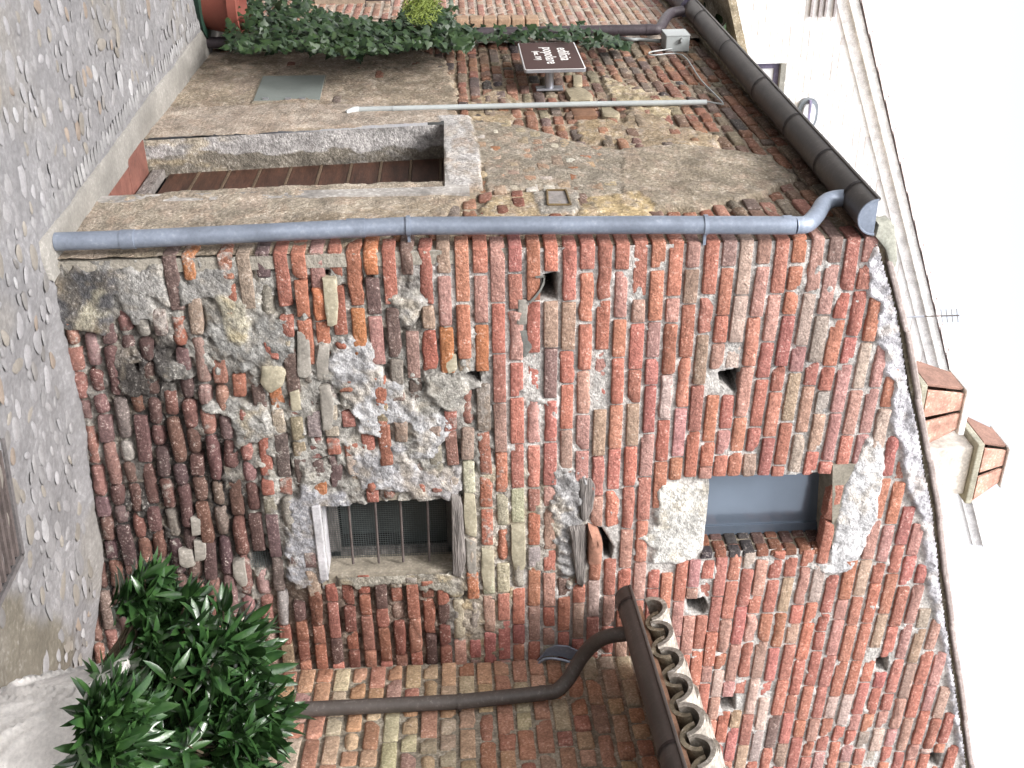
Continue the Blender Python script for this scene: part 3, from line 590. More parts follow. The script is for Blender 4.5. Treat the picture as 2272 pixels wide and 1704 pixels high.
# ---- bricks of the front wall
PITCH = .0785
def tiltf(z): return -.04*sstep(1.4, .3, z)-.042*sstep(2.5, 3.4, z)
items = []
HB = [(min(q[0] for q in p), max(q[0] for q in p), min(q[1] for q in p), max(q[1] for q in p)) for p, d in HF if d > .01]
def inpatch(u, v, PFl, mg=.0):
    for poly, h, *_ in PFl:
        if sdpoly(np.array(u), np.array(v), poly) > mg and h > -.004: return True
    return False
k = 0; z = -.42
while z < 4.75:
    T = float(tiltf(z)); odd = k % 2; u = 0.; first = True
    lenmode = 0
    while u < 4.0:
        zz = z+T*u+.006*float(vn(u*1.5, k*3.1, 5))
        P = FW.pt(u+.1, zz, 0); px, py = proj(P); zn = zone(px, py, SETS_F)
        if first: w = .27 if odd else .13
        else:
            t = random.random()
            if zn in ('C', 'R', 'D', None): w = random.uniform(.235, .275) if t < .62 else random.uniform(.12, .145) if t < .86 else random.uniform(.17, .21)
            elif zn == 'Y': w = random.uniform(.14, .26)
            else: w = random.uniform(.22, .27) if t < .35 else random.uniform(.09, .16) if t < .75 else random.uniform(.15, .2)
            if zn == 'R': w = min(w, .24)
            if zn == 'C': w = random.choice([.24, .15, .18, .12, .26])
        j = random.uniform(.006, .016) if not first else .008
        uc = u+w/2; P = FW.pt(uc, zz, 0); px, py = proj(P); zn = zone(px, py, SETS_F)
        h = random.uniform(.057, .064)
        top = float(verge_z(uc-w/2))
        skip = zz+h/2 > top-.005
        jump = False
        for (hu0, hu1, hv0, hv1) in HB:
            if hv0-.024 < zz < hv1+.024 and u < hu1-.004 and u+w > hu0+.004:
                if u < hu0-.035: w = hu0-u+.004; uc = u+w/2
                else: u = hu1; jump = True
        if jump: first = False; continue
        # windows: trim
        for (x0, x1, za, zb) in ((WBx0-.015, 1.77, .95, 1.64), (WUx0-.0, WUx1+.0, WUz0-.03, WUz1+.0)):
            if za < zz < zb and u+w > x0 and u < x1:
                if u < x0-.05: w = x0-u+random.uniform(-.012, .012); uc = u+w/2
                elif u+w > x1+.06 and u >= x0: nu = x1+.004; w = max(u+w-nu, .06); u = nu; uc = u+w/2
                else: skip = True
        if px > 2300 or (uc > 2.7 and zz < 1.9): skip = True
        if not skip:
            inside = inpatch(uc, zz, PF, .012)
            poke = False
            if inside:
                if random.random() < (.10 if px < 480 else .55 if px < 1100 else .3 if px < 1380 else .0): poke = True
                else: skip = True
        if not skip and w > .04:
            sty = 'sharp'; pal = PAL_A; d = random.uniform(-.003, .004); sy = 1
            if zn is None: sty = random.choices(['sharp', 'worn', 'broken'], [7, 3, 1.1])[0]
            if zn == 'D': sty = random.choices(['worn', 'sharp', 'broken'], [4, 4, 2])[0]; pal = PAL_B2; d = random.uniform(-.010, .008)
            if zn == 'B': sty = random.choices(['worn', 'broken', 'stone', 'sharp'], [5, 3, 1.6, 2])[0]; pal = PAL_B; d = random.uniform(-.012, .008)
            if zn == 'C': sty = random.choices(['eroded', 'worn'], [8, 2])[0]; pal = PAL_C; d = random.uniform(-.016, .006)
            if zn == 'R': sty = random.choices(['worn', 'broken', 'sharp'], [4, 3, 2])[0]; pal = PAL_R; d = random.uniform(-.018, .008)
            if zn == 'Y': pal = PAL_Y; sty = random.choice(['worn', 'stone', 'sharp']); d = random.uniform(-.001, .006)
            if poke: d = random.uniform(-.002, .012); sty = random.choice(['broken', 'worn', 'stone', 'eroded']); w *= random.uniform(.35, 1)
            if zn is None and random.random() < .03: d -= .014
            if zn == 'C' and sdpoly(np.array(float(px)), np.array(float(py)), [(230, 860), (290, 760), (360, 790), (440, 960), (520, 1020), (560, 1160), (520, 1260), (420, 1330), (230, 1400), (200, 1300), (250, 1150), (330, 1010)]) > -20: pal = [(c_[0], tuple(.55*q for q in c_[1])) for c_ in PAL_C]
            items.append(dict(u=uc, v=zz, w=w-j, h=h, d=d+float(bulge(uc, zz)), tilt=T+random.uniform(-.012, .012)*(4.5 if zn in ('B', 'C') else 1), col=pick(pal), sty=sty, sy=sy if not first else 1, first=first, odd=odd, coat={None: .20, 'B': .6, 'C': .42, 'R': .15, 'Y': .5, 'D': .25}[zn]*random.uniform(.5, 1.3)))
        u += w; first = False
    k += 1; z += PITCH*(1. if 1 else 0)
corner = [i for i in items if i['first']]; items = [i for i in items if not i['first']]
emit(front, FW, items, m_brick, m_brick_a)
# corner quoin bricks with both faces
NQ = 0
for it in corner:
    if it['v'] < .42 and random.random() < .45: continue
    dep = .13 if it['odd'] else .27; w = .262 if it['odd'] else .122
    if it['w'] > .2 and not it['odd']: w = it['w']
    P, Fc = rbox(w, it['h'], dep, 6 if it['odd'] else 4, 3, 4, STY[it['sty']][0] if it['sty'] != 'stone' else .012, STY[it['sty']][1], NQ+900, STY[it['sty']][2])
    # P x from -w/2..w/2 -> u from 0
    P[:, 0] += w/2+random.uniform(-.006, .003); me = mesh('brick', P, Fc, m_brick, True); o = bpy.data.objects.new('brick', me)
    put(o, front, (0, -it['d'], it['v'])); c = it['col']; o.color = (*c, it['coat']); NQ += 1
cf = MB(); cf.box((.045, .045, 1.6), (.062, .062, 3.9)); cf.build('corner_mortar', surf('corner_mortar_mat', (.36, .33, .28), .95, bump=.8, bs=60, bd=.01), house)
# ---- bricks of the side wall
items = []; k = 0; z = -.06
while z < 3.5:
    u = -.27-(.0 if k % 2 else .13)+.13; u = -(.13 if k % 2 else .27)-.01
    while u > -4.3:
        w = random.choices([random.uniform(.12, .15), random.uniform(.22, .27), random.uniform(.09, .12), random.uniform(.16, .2)], [5, 3, 2, 2])[0]
        uc = u-w/2; zz = z+.008*float(vn(uc*1.5, k*3.1, 15)); px, py = proj(SW.pt(uc, zz, 0)); skip = False
        if -DF[0][0]-.02 > -1e9 and sdpoly(np.array([uc-w*.45, uc, uc+w*.45]), np.array([zz]*3), DOOR).max() > -.03: skip = True
        ins = None
        for n_, (poly, h, *_) in enumerate(PS):
            if sdpoly(np.array(uc), np.array(zz), poly) > .0: ins = n_
        d = random.uniform(-.008, .004); pal = PAL_S; sty = random.choices(['worn', 'sharp', 'broken', 'eroded'], [5, 2, 3, 1.5])[0]; ww = w-random.uniform(.012, .022)
        if uc > -.45: pal = PAL_SC
        if ins is not None:
            pr = {0: .03, 1: 0, 2: .03, 3: 0, 4: .42, 5: .0, 6: .5, 7: 0, 8: .3, 9: .4, 10: .3, 11: .35, 12: .6}.get(ins, .1)
            if ins == 4 and px > 1480: pr = .06
            if ins == 4 and px < 1340: pr = .8
            if random.random() > pr: skip = True
            if ins == 4: d = .0035; pal = [(2, (.62, .57, .48)), (2, (.40, .27, .18)), (2, (.42, .33, .23)), (1, (.42, .19, .10)), (2, (.34, .25, .18))]; sty = 'sharp'; ww *= random.uniform(.5, .95)
            elif ins in (6,): d = .006; pal = [(3, (.24, .095, .065)), (1, (.3, .2, .14))]; sty = 'worn'
            else: d = random.uniform(.002, .01)
        if not skip and not (SW.pt(uc, zz)[1] < .13):
            items.append(dict(u=uc, v=zz, w=ww, h=random.uniform(.058, .067), d=d+float(bulge(uc, zz)), tilt=random.uniform(-.02, .02), col=pick(pal), sty=sty))
        u -= w
    k += 1; z += PITCH
emit(side, SW, items, m_brick, m_brick_a)
# special stones in the side wall (pale block near the sign, square hatch frame)
def stone(parent, wall, pts, thick, mat, name, back=.04, seed=1, loc=None):
    """polygonal block read from the photo, domed outwards"""
    uv = np.array(wall.poly(pts)); c = uv.mean(0); V = []; Fc = []; n = 20
    # resample outline
    L_ = np.r_[0, np.cumsum(np.hypot(*(np.roll(uv, -1, 0)-uv).T))]; ts = np.linspace(0, L_[-1], n, endpoint=False); cl = np.vstack([uv, uv[:1]])
    ou = np.stack([np.interp(ts, L_, cl[:, 0]), np.interp(ts, L_, cl[:, 1])], -1)
    for s_, d in ((1., -back), (1., thick*.3), (.9, thick*.85), (.55, thick)):
        for i in range(n):
            p = c+(ou[i]-c)*s_*(1+.05*float(vn(i*.7, seed*3., 3))); V.append(wall.pt(p[0], p[1], d+.25*thick*float(vn(p[0]*30, p[1]*30, seed)) if d > 0 else d))
    V.append(wall.pt(c[0], c[1], thick))
    for L2 in range(3):
        for i in range(n): Fc.append((L2*n+i, L2*n+(i+1) % n, (L2+1)*n+(i+1) % n, (L2+1)*n+i))
    for i in range(n): Fc.append((3*n+i, 3*n+(i+1) % n, 4*n))
    b = MB(); b.add(V, Fc); return b.build(name, mat, parent, True)
m_st1 = surf('tan_stone', (.34, .29, .20), .9, lamt=.2, damt=.3); m_st2 = surf('cream_stone', (.40, .36, .265), .9, lamt=.3, damt=.3); m_st3 = surf('grey_stone', (.19, .19, .175), .8, damt=.3); m_st4 = surf('pale_stone', (.33, .305, .27), .9, lamt=.3, damt=.3)
stone(side, SW, QB([(1610, 600), (1650, 575), (1720, 575), (1790, 620), (1790, 655), (1640, 655)]), .02, m_st1, 'stone', seed=2)
stone(side, SW, QB([(1660, 490), (1720, 490), (1725, 560), (1665, 565)]), .015, m_st1, 'stone', seed=3)
stone(side, SW, QB([(1840, 700), (1890, 695), (1970, 740), (1950, 765), (1850, 755)]), .015, m_st1, 'stone', seed=4)
stone(side, SW, QB([(1640, 695), (1790, 695), (1830, 750), (1670, 755)]), .006, surf('flat_brown_slab', (.24, .13, .08), .9), 'stone', seed=5)
for i, (pts, mt) in enumerate([(Q5([(1310, 680), (1420, 670), (1430, 740), (1400, 790), (1350, 860), (1320, 800)]), m_st3), (Q5([(45, 345), (130, 340), (150, 480), (140, 640), (80, 660), (60, 540)]), m_st2), (Q4([(1690, 900), (1790, 900), (1850, 940), (1830, 1030), (1740, 1090), (1680, 1020)]), m_st2),
                               (Q4([(1870, 1080), (1930, 1060), (1950, 1190), (1880, 1200)]), m_st2), (Q5([(20, 1040), (90, 1020), (120, 1150), (110, 1320), (50, 1330)]), m_st4), (Q4([(2060, 770), (2130, 780), (2120, 990), (2050, 1000), (2040, 880)]), m_st4), (Q4([(1920, 690), (2000, 690), (2010, 960), (1990, 990), (1920, 970)]), m_st4),
                               (Q5([(860, 830), (910, 830), (915, 930), (860, 960), (835, 900)]), m_st2), (Q8b([(2060, 240), (2180, 280), (2200, 560), (2200, 760), (2080, 740), (2050, 500)]), m_st2), (Q8b([(2080, 780), (2190, 800), (2200, 1200), (2140, 1250), (2090, 1100)]), m_st4), (Q2b([(1480, 240), (1560, 250), (1565, 520), (1500, 530), (1475, 400)]), m_st2),
                               (Q2b([(1670, 90), (1760, 80), (1765, 370), (1700, 400), (1670, 300)]), m_st2), (Q1b([(1150, 250), (1240, 250), (1265, 350), (1200, 370), (1160, 350)]), m_st4), (Q1b([(1250, 190), (1330, 190), (1330, 310), (1260, 330)]), m_st4), (Q1b([(1230, 40), (1300, 40), (1300, 150), (1240, 160)]), m_st4), (Q5([(1310, 480), (1370, 480), (1370, 640), (1300, 640)]), m_st4)]):
    stone(front, FW, pts, .004+.003*(i % 3), mt, 'stone', seed=20+i)
# half-round ceramic shard in the drain hole, wooden beam, broken stub
uv = FW.uv(1215, 615); b = MB()
c0 = FW.uv(*Q5([(1400, 340)])[0]); arc = [FW.uv(*p) for p in Q5([(1425, 335), (1465, 330), (1482, 330), (1478, 370), (1455, 420), (1420, 465), (1385, 500)])]
b.add([FW.pt(u, v, .012) for u, v in arc]+[FW.pt(u-.010, v-.006, .012) for u, v in arc]+[FW.pt(u, v, -.12) for u, v in arc]+[FW.pt(u-.010, v-.006, -.12) for u, v in arc], [(i, i+1, i+8, i+7) for i in range(6)]+[(i, i+1, i+15, i+14) for i in range(6)])
b.build('drain_pipe_rim', m_st3, front, True)
stone(front, FW, Q2b([(2045, 100), (2150, 80), (2155, 330), (2140, 490), (2095, 470), (2070, 300)]), .028, m_greywood, 'beam_end', seed=61)
stone(front, FW, [(1286, 1062), (1308, 1060), (1322, 1078), (1315, 1130), (1300, 1158), (1290, 1155), (1284, 1110)], .008, m_greywood, 'beam_end', seed=62)
stone(front, FW, Q6b([(300, 620), (420, 680), (480, 850), (460, 1080), (290, 1080)]), .05, surf('stub_brick', (.33, .17, .12), .9, damt=.5), 'brick_stub', seed=64)
# ---- upper window
def framebox(b, wall, u0, u1, v0, v1, d0, d1):
    P = [wall.pt(u, v, d) for u in (u0, u1) for v in (v0, v1) for d in (d0, d1)]
    b.add(P, [(0, 1, 3, 2), (4, 6, 7, 5), (0, 4, 5, 1), (2, 3, 7, 6), (0, 2, 6, 4), (1, 5, 7, 3)]); return b
b = MB(); framebox(b, FW, WUx0-.1, WUx1+.03, WUz0-.1, WUz1+.1, -.20, -.17); upw = b.build('upper_window', m_glass, house)
b = MB(); framebox(b, FW, WUx1-.05, WUx1+.02, WUz0-.02, WUz1+.06, -.168, -.160); b.build('window_stile', m_glass, upw)
items = []; z = WUz0-.0
kz = 0
for kz in range(9):   # brick jamb on the right, seen through the opening
    zz = WUz0+.02+kz*PITCH*.93
    if zz > WUz1+.03: break
    jb = Wall((WUx1, 0, 0), (0, 1)); 
    for s_, (ya, wa) in enumerate([(.055, .11), (.155, .07)] if kz % 2 else [(.035, .07), (.125, .10)]):
        P, Fc = bmesh_variant('H' if wa > .095 else 'q', 'worn', (kz+s_) % NV); cl = .125 if wa > .095 else .075
        Pw = np.stack([WUx1+P[:, 1]*.5-.002, ya+P[:, 0]*wa/cl*.92, zz+P[:, 2]*.95], -1)
        me = mesh('brick', Pw-np.array([WUx1, ya, zz]), [f[::-1] for f in Fc], m_brick, True); o = bpy.data.objects.new('brick', me); put(o, upw, (WUx1, ya, zz)); o.color = (*pick([(2, (.24, .10, .065)), (1, (.15, .085, .07)), (1, (.07, .06, .06))]), .0)
b = MB(); framebox(b, FW, WUx1+.012, WUx1+.2, WUz0-.1, WUz1+.1, -.2, -.022); b.build('jamb_mortar', surf('jamb_mortar_mat', (.36, .31, .24), .95, damt=.4), house)
b = MB(); framebox(b, FW, WUx0-.13, WUx1+.1, WUz0-.16, WUz0-.012, -.2, -.02); b.build('window_sill', m_conc, upw)
b = MB(); zt = WUz1; b.add([FW.pt(WUx0-.06, zt-.012, .004), FW.pt(WUx1+.02, zt+.055, .004), FW.pt(WUx1+.02, zt+.02, -.19), FW.pt(WUx0-.06, zt-.02, -.19), FW.pt(WUx0-.06, zt+.12, .0), FW.pt(WUx1+.02, zt+.16, .0), FW.pt(WUx1+.02, zt+.16, -.19), FW.pt(WUx0-.06, zt+.12, -.19)],
  [(0, 1, 2, 3), (4, 7, 6, 5), (0, 4, 5, 1), (3, 2, 6, 7), (0, 3, 7, 4), (1, 5, 6, 2)]); b.build('lintel', surf('lintel_plaster', (.27, .245, .2), .95, damt=.2), upw)
b = MB(); framebox(b, FW, WUx0-.12, WUx0-.004, WUz0, WUz1, -.2, -.022); b.build('left_jamb', m_conc, upw)
# ---- barred window
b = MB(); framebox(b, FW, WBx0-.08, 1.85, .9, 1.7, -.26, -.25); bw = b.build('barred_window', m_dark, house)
b = MB(); framebox(b, FW, WBx0-.10, WBx0-.003, .93, 1.62, -.24, -.02); framebox(b, FW, 1.768, 1.86, .93, 1.62, -.24, -.018); framebox(b, FW, WBx0-.003, 1.768, 1.616, 1.70, -.24, -.02)
b.build('window_reveal', surf('reveal_plaster', (.33, .29, .23), .95, (.65, 1.3), lamt=.3, damt=.4), bw)
b = MB(); framebox(b, FW, WBx0-.01, 1.775, .925, .968, -.24, .022); b.build('window_sill', surf('pale_sill', (.50, .49, .51), .85), bw, bevel=.006)
b = MB()
for (x0, x1, z0, z1) in ((WBx0, 1.768, 1.575, 1.615), (WBx0, 1.768, .97, 1.02), (1.735, 1.768, .97, 1.615), (WBx0, WBx0+.035, .97, 1.615)): framebox(b, FW, x0, x1, z0, z1, -.20, -.165)
b.build('window_frame', m_greywood, bw)
b = MB(); framebox(b, FW, WBx0+.05, 1.68, 1.028, 1.34, -.245, -.24); framebox(b, FW, WBx0+.0, 1.75, 1.35, 1.57, -.245, -.24); b.build('pane', surf('dusty_pane', (.03, .04, .042), .3, bump=0, spec=.6), bw)
b = MB(); x = WBx0
while x < 1.768: framebox(b, FW, x, x+.0016, .97, 1.6, -.150, -.1485); x += .0125
z = .98
while z < 1.6: framebox(b, FW, WBx0, 1.768, z, z+.0016, -.1480, -.1465); z += .0125
o = b.build('wire_netting', m_wire, bw)
for pxx in (773, 832, 888, 948):
    a_ = onP(pxx, 1130, FW.pt(0, 0, -.07), FW.n); zz = a_[2]; b = MB(); b.tube([(WBx0-.01, .07, zz+.004), (1.75, .075, zz-.004)], .0065, 8); b.build('bar', m_bar, bw, True)
# timber lintel over the barred window
b = MB(); p0 = Q8b([(1915, 260), (2040, 330), (2060, 700), (2080, 1000), (2040, 1205), (1930, 1205)]); o = stone(front, FW, p0, .02, m_greywood, 'timber_lintel', .2, 71)
# little wired vent
vp = FW.uv(577, 1247); b = MB()
for i in range(9):
    b.tube([(vp[0]-.06, .03, vp[1]-.05+i*.0125), (vp[0]+.06, .03, vp[1]-.05+i*.0125)], .0012, 4); b.tube([(vp[0]-.05+i*.0125, .031, vp[1]-.06), (vp[0]-.05+i*.0125, .031, vp[1]+.06)], .0012, 4)
b.build('vent_mesh', m_wire, house)
stone(front, FW, Q1b([(1500, 330), (1575, 310), (1590, 400), (1600, 480), (1550, 490), (1505, 420)]), .008, m_st4, 'stone', seed=88)
# ---- door
b = MB(); dn, dfr = -DN[0][0], -DF[0][0]; dn1, df1 = -DN[1][0], -DF[1][0]; ht = DF[1][1]
XB = .19
m_rev = surf('reveal_limewash', (.40, .375, .35), .95, (.5, 1.35), (.85, 1.12), 5, 40, .5, 60, .005, (.62, .6, .58), .9, (.16, .14, .12), .35)
V = []; Fc = []; nz_, nx_ = 200, 40
for i in range(nz_+1):
    t = i/nz_; z_ = -.2+(ht+.02+.2)*t; yf = dfr*(1-t)+df1*t
    for j in range(nx_+1): s_ = j/nx_; V.append((s_*(XB+.04)-.006, yf+.006*fbm(z_*6., s_*3, 7)+.004*float(vn(z_*20, s_*8, 8)), z_))
for i in range(nz_):
    for j in range(nx_): Fc.append((i*(nx_+1)+j, i*(nx_+1)+j+1, (i+1)*(nx_+1)+j+1, (i+1)*(nx_+1)+j))
door = empty('door', (XB, (dn+dfr)/2, -.03)); door.parent = house; door.location = tuple(WL['door']-WL[house.name])
Va = np.array(V); e_r = .105+.045*fbm(Va[:, 2]*3, 0*Va[:, 2], 9)+.03*fbm(Va[:, 2]*14, Va[:, 0]*20, 10)-Va[:, 0]; wv = sstep(-.004, .006, e_r)[:, None]
cr = np.array([.225, .20, .165])*(1-wv)+np.array([.46, .44, .43])*wv; wl_ = (sstep(.5, .3, Va[:, 2])*sstep(-.1, .3, fbm(Va[:, 2]*9, Va[:, 0]*16, 12)))[:, None]; cr = cr*(1-wl_*.6)+np.array([.46, .38, .25])*wl_*.6
wg = (sstep(.1, .4, fbm(Va[:, 2]*7, Va[:, 0]*14, 13)))[:, None]*.6; cr = cr*(1-wg)+np.array([.27, .26, .25])*wg
me = mesh('door_reveal', Va-WL[house.name], Fc, m_mortar, True, cr); o = bpy.data.objects.new('door_reveal', me); put(o, house, WL[house.name])
b = MB(); b.box((XB/2+.01, dn-.05, .7), (XB+.06, .098, 2.1)); b.build('near_jamb', m_rev, house)
b = MB(); b.box((XB/2+.01, (dn+df1)/2, ht+.055), (XB+.05, df1-dn1+.3, .10)); b.build('door_head', m_rev, house)
b = MB(); b.box((XB+.05, (dn+dfr)/2, .75), (.02, 1.4, 2.2)); b.build('door_backing', m_dark, door)
zz = .0; npl = 0
while zz < 1.62:
    b = MB(); hgt = .172; b.box((XB+.02, (dn+df1)/2, zz+hgt/2+.05), (.03, df1-dn+.12, hgt-.018)); o = b.build('plank', m_doorwood, door, bevel=.004)
    b = MB(); b.box((XB+.012, (dn+df1)/2, zz+hgt+.05), (.02, df1-dn+.12, .016)); o = b.build('batten', surf('batten_wood', (.13, .09, .06), .8), door, bevel=.003); zz += hgt
b = MB(); b.box((XB+.0, (dn+dfr)/2, -.0), (.05, dfr-dn+.12, .07)); b.build('bottom_rail', m_greywood, door, bevel=.006)
for i in range(5):
    yy = dn+(dfr-dn)*(i+.5)/5; b = MB(); b.box((XB/2-.012, yy, -.063+.002*(i % 2)), (XB+.01, (dfr-dn)/5-.006, .03)); b.build('threshold_tile', m_tile_red, house, bevel=.003)
# meter box door, square hatch
def quad_panel(parent, wall, pts, d0, d1, mat, name, bevel=.002):
    uv = wall.poly(pts); P = [wall.pt(u, v, d0) for u, v in uv]; b = MB(); b.prism(P, wall.n*(d1-d0)); return b.build(name, mat, parent, bevel=bevel)
mb = quad_panel(house, SW, [(584, 174), (722, 172), (710, 226), (563, 228)], -.01, .016, m_box, 'meter_box_door')
quad_panel(mb, SW, [(580, 170), (726, 168), (713, 230), (558, 232)], -.02, .011, surf('box_frame', (.30, .26, .20), .8), 'box_frame')
for q_ in ((590, 226), (640, 226), (672, 226)):
    u, v = SW.uv(*q_); b = MB(); b.box(SW.pt(u, v, .02), (.012, .02, .035)); b.build('hinge', m_steel, mb)
ht_ = quad_panel(house, SW, Q4b([(1180, 1150), (1410, 1150), (1470, 1330), (1190, 1330)]), -.01, .011, surf('hatch_plate', (.33, .30, .285), .7, bump=.1), 'hatch_plate')
fr = [SW.uv(*p) for p in Q4b([(1180, 1150), (1410, 1150), (1470, 1330), (1190, 1330)])]
for i in range(4):
    a_, c_ = SW.pt(*fr[i], .014), SW.pt(*fr[(i+1) % 4], .014); b = MB(); b.tube([a_, c_], .006, 6); b.build('hatch_edge', surf('rusty_edge', (.17, .12, .06), .8), ht_)
# ---- roof of the corner house
sl = (vz[-1][1]-vz[0][1])/(vz[-1][0]-vz[0][0])
def rz_(x): return float(verge_z(max(x, .06)))+(.0 if x > .06 else (x-.06)*sl)
b = MB(); xs = [-.04]+[.1+i*.4 for i in range(12)]
P = [(x, -.004, rz_(x)+.012) for x in xs]; V = []; Fc = []
for x in xs: V += [(x, .012, rz_(x)+.002), (x, .012, rz_(x)+.05), (x, 4.6, rz_(x)+.05), (x, 4.6, rz_(x)+.002)]
for i in range(len(xs)-1):
    for j in range(4): Fc.append((i*4+j, i*4+(j+1) % 4, (i+1)*4+(j+1) % 4, (i+1)*4+j))
Fc += [(0, 1, 2, 3), tuple(len(V)-4+j for j in (3, 2, 1, 0))]
b.add(V, Fc); b.build('roof', m_coppo, house)
m_tileside = surf('verge_tile', (.46, .385, .36), .9, (.7, 1.3), (.8, 1.2), 10, 60, .6, lamt=.6, damt=.4)
def coppo(p0, p1, r0, r1, up, thick=.014, n=10, flip=False):
    """tapered half-round tile from p0 to p1"""
    p0 = np.array(p0, float); p1 = np.array(p1, float); T = _n(p1-p0); up = _n(np.array(up)-T*np.dot(up, T)); sd = np.cross(T, up)*1.
    if flip: up = -up
    V = []; Fc = []
    for (p, r) in ((p0, r0), (p0*.5+p1*.5, (r0+r1)/2), (p1, r1)):
        for rr in (r, r-thick):
            for k in range(n+1): a = math.pi*k/n; V.append(p+rr*math.cos(a)*sd+rr*math.sin(a)*up*.85)
    m = n+1
    for s_ in range(2):
        o0 = s_*2*m
        for k in range(n): Fc.append((o0+k, o0+k+1, o0+2*m+k+1, o0+2*m+k)); Fc.append((o0+m+k+1, o0+m+k, o0+3*m+k, o0+3*m+k+1))
        Fc.append((o0, o0+2*m, o0+3*m, o0+m)); Fc.append((o0+n, o0+m+n, o0+3*m+n, o0+2*m+n))
    for k in range(n): Fc.append((k+1, k, m+k, m+k+1)); Fc.append((4*m+k, 4*m+k+1, 5*m+k+1, 5*m+k))
    return V, Fc
for i in range(11):
    x0 = .10+i*.36; x1 = x0+.385; za, zb_ = rz_(x0), rz_(x1); d_ = _n([x1-x0, 0, zb_-za]); nn = np.cross(d_, [0, 1., 0]); nn = nn if nn[2] > 0 else -nn
    b = MB(); b.box(((x0+x1)/2, .09, (za+zb_)/2+.030+.004*(i % 2)), (x1-x0, .22, .028), [d_, (0, 1., 0), nn]); b.build('verge_tile', m_tileside, house, bevel=.008)
    for r_ in range(1, 6):
        V, Fc = coppo((x0-.02, .18+r_*.2, rz_(x0)+.0), (x1, .18+r_*.2, rz_(x1)-.01), .07, .06, (0, 0, 1), n=6); b = MB(); b.add(V, Fc); b.build('roof_tile', m_coppo, house, True)
stone(house, FW, [(1938, 520), (1945, 492), (1982, 488), (1988, 540), (1990, 585), (1975, 600), (1962, 550)], .02, surf('mossy_mortar', (.42, .42, .36), .95, damt=.3), 'verge_mortar', .06, 90)
# ------------------------------------------------------------------ neighbour house up the alley
nb = empty('neighbour_brick_house', (0, 5.5, -.1), 'tidy brick house with pale joints further up the alley behind the ivy', 'house')
LED = NW.poly(QB([(900, 115), (1440, 110), (1470, 180), (900, 190)]))
def nd(U, V): return -.004+.003*fbm(U*30, V*30, 201)
def nc(U, V):
    C = np.zeros(U.shape+(3,)); C[:] = (.52, .44, .37); return C
nbw = relief('brick_wall', NW, -7.5, -3.9, -.3, 3.75, .03, nd, nc, None, m_mortar, nb)
items = []; z = -.2; k = 0
while z < 3.7:
    u = -3.92-(.13 if k % 2 else 0)
    while u > -7.3:
        w = random.choice([.26, .26, .13]); uc = u-w/2
        items.append(dict(u=uc, v=z, w=w-.02, h=.052, d=.002+random.uniform(-.001, .002), tilt=0, col=pick(PAL_N), sty='sharp')); u -= w
    k += 1; z += .079
emit(nbw, NW, items, m_brick, m_brick_a)
b = MB()
for i in range(9):
    pa = NW.uv(860+i*40, 52); V, Fc = rbox(.27, .13, .10, 3, 3, 2, .02, .002, 300+i, .002)
b = MB(); l0 = onX(1010, 52, -.06); l1 = onX(1195, 50, -.06)
for i in range(6):
    t = (i+.5)/6; c_ = l0*(1-t)+l1*t; bb = MB(); bb.box(c_, (.09, .16, (l1[2]-l0[2])/6-.006)); bb.build('corner_brick', surf('buff_brick', (.40, .27, .18), .9, lamt=.3, damt=.3), nb, bevel=.01)
b = MB(); w0 = onX(700, 8, -.02); w1 = onX(845, 8, -.02); b.box(((w0+w1)/2)+np.array([-.02, .3, 0]), (.05, .6, w1[2]-w0[2])); b.build('window_surround', surf('stone_surround', (.36, .28, .21), .9), nb)
b = MB(); u0 = onX(812, 14, -.03); u1 = onX(868, 13, -.03); b.tube([u0, u0+np.array([-.05, 0, 0]), u1+np.array([-.05, 0, 0]), u1], .008, 8); b.build('iron_handle', m_bar, nb, True)
b = MB(); b.add([(-.3, 3.95, 3.72), (-.3, 9, 3.72), (3.5, 9, 4.9), (3.5, 3.95, 4.9), (-.3, 3.95, 3.78), (-.3, 9, 3.78), (3.5, 9, 4.96), (3.5, 3.95, 4.96)], [(0, 1, 2, 3), (4, 7, 6, 5), (0, 4, 5, 1), (1, 5, 6, 2), (2, 6, 7, 3), (0, 3, 7, 4)]); b.build('roof', m_coppo, nb)
for i in range(7):
    ang = 4.6+i*.18; V, Fc = coppo((-.33, ang, 3.76), (.2, ang, 3.93), .08, .07, (0, 0, 1)); b = MB(); b.add(V, Fc); b.build('roof_tile', m_coppo, nb, True)
for i in range(12): b = MB(); b.box((-.10, 4.6+i*.25, 3.66), (.20, .03, .05)); b.build('rafter_end', m_coppo, nb)
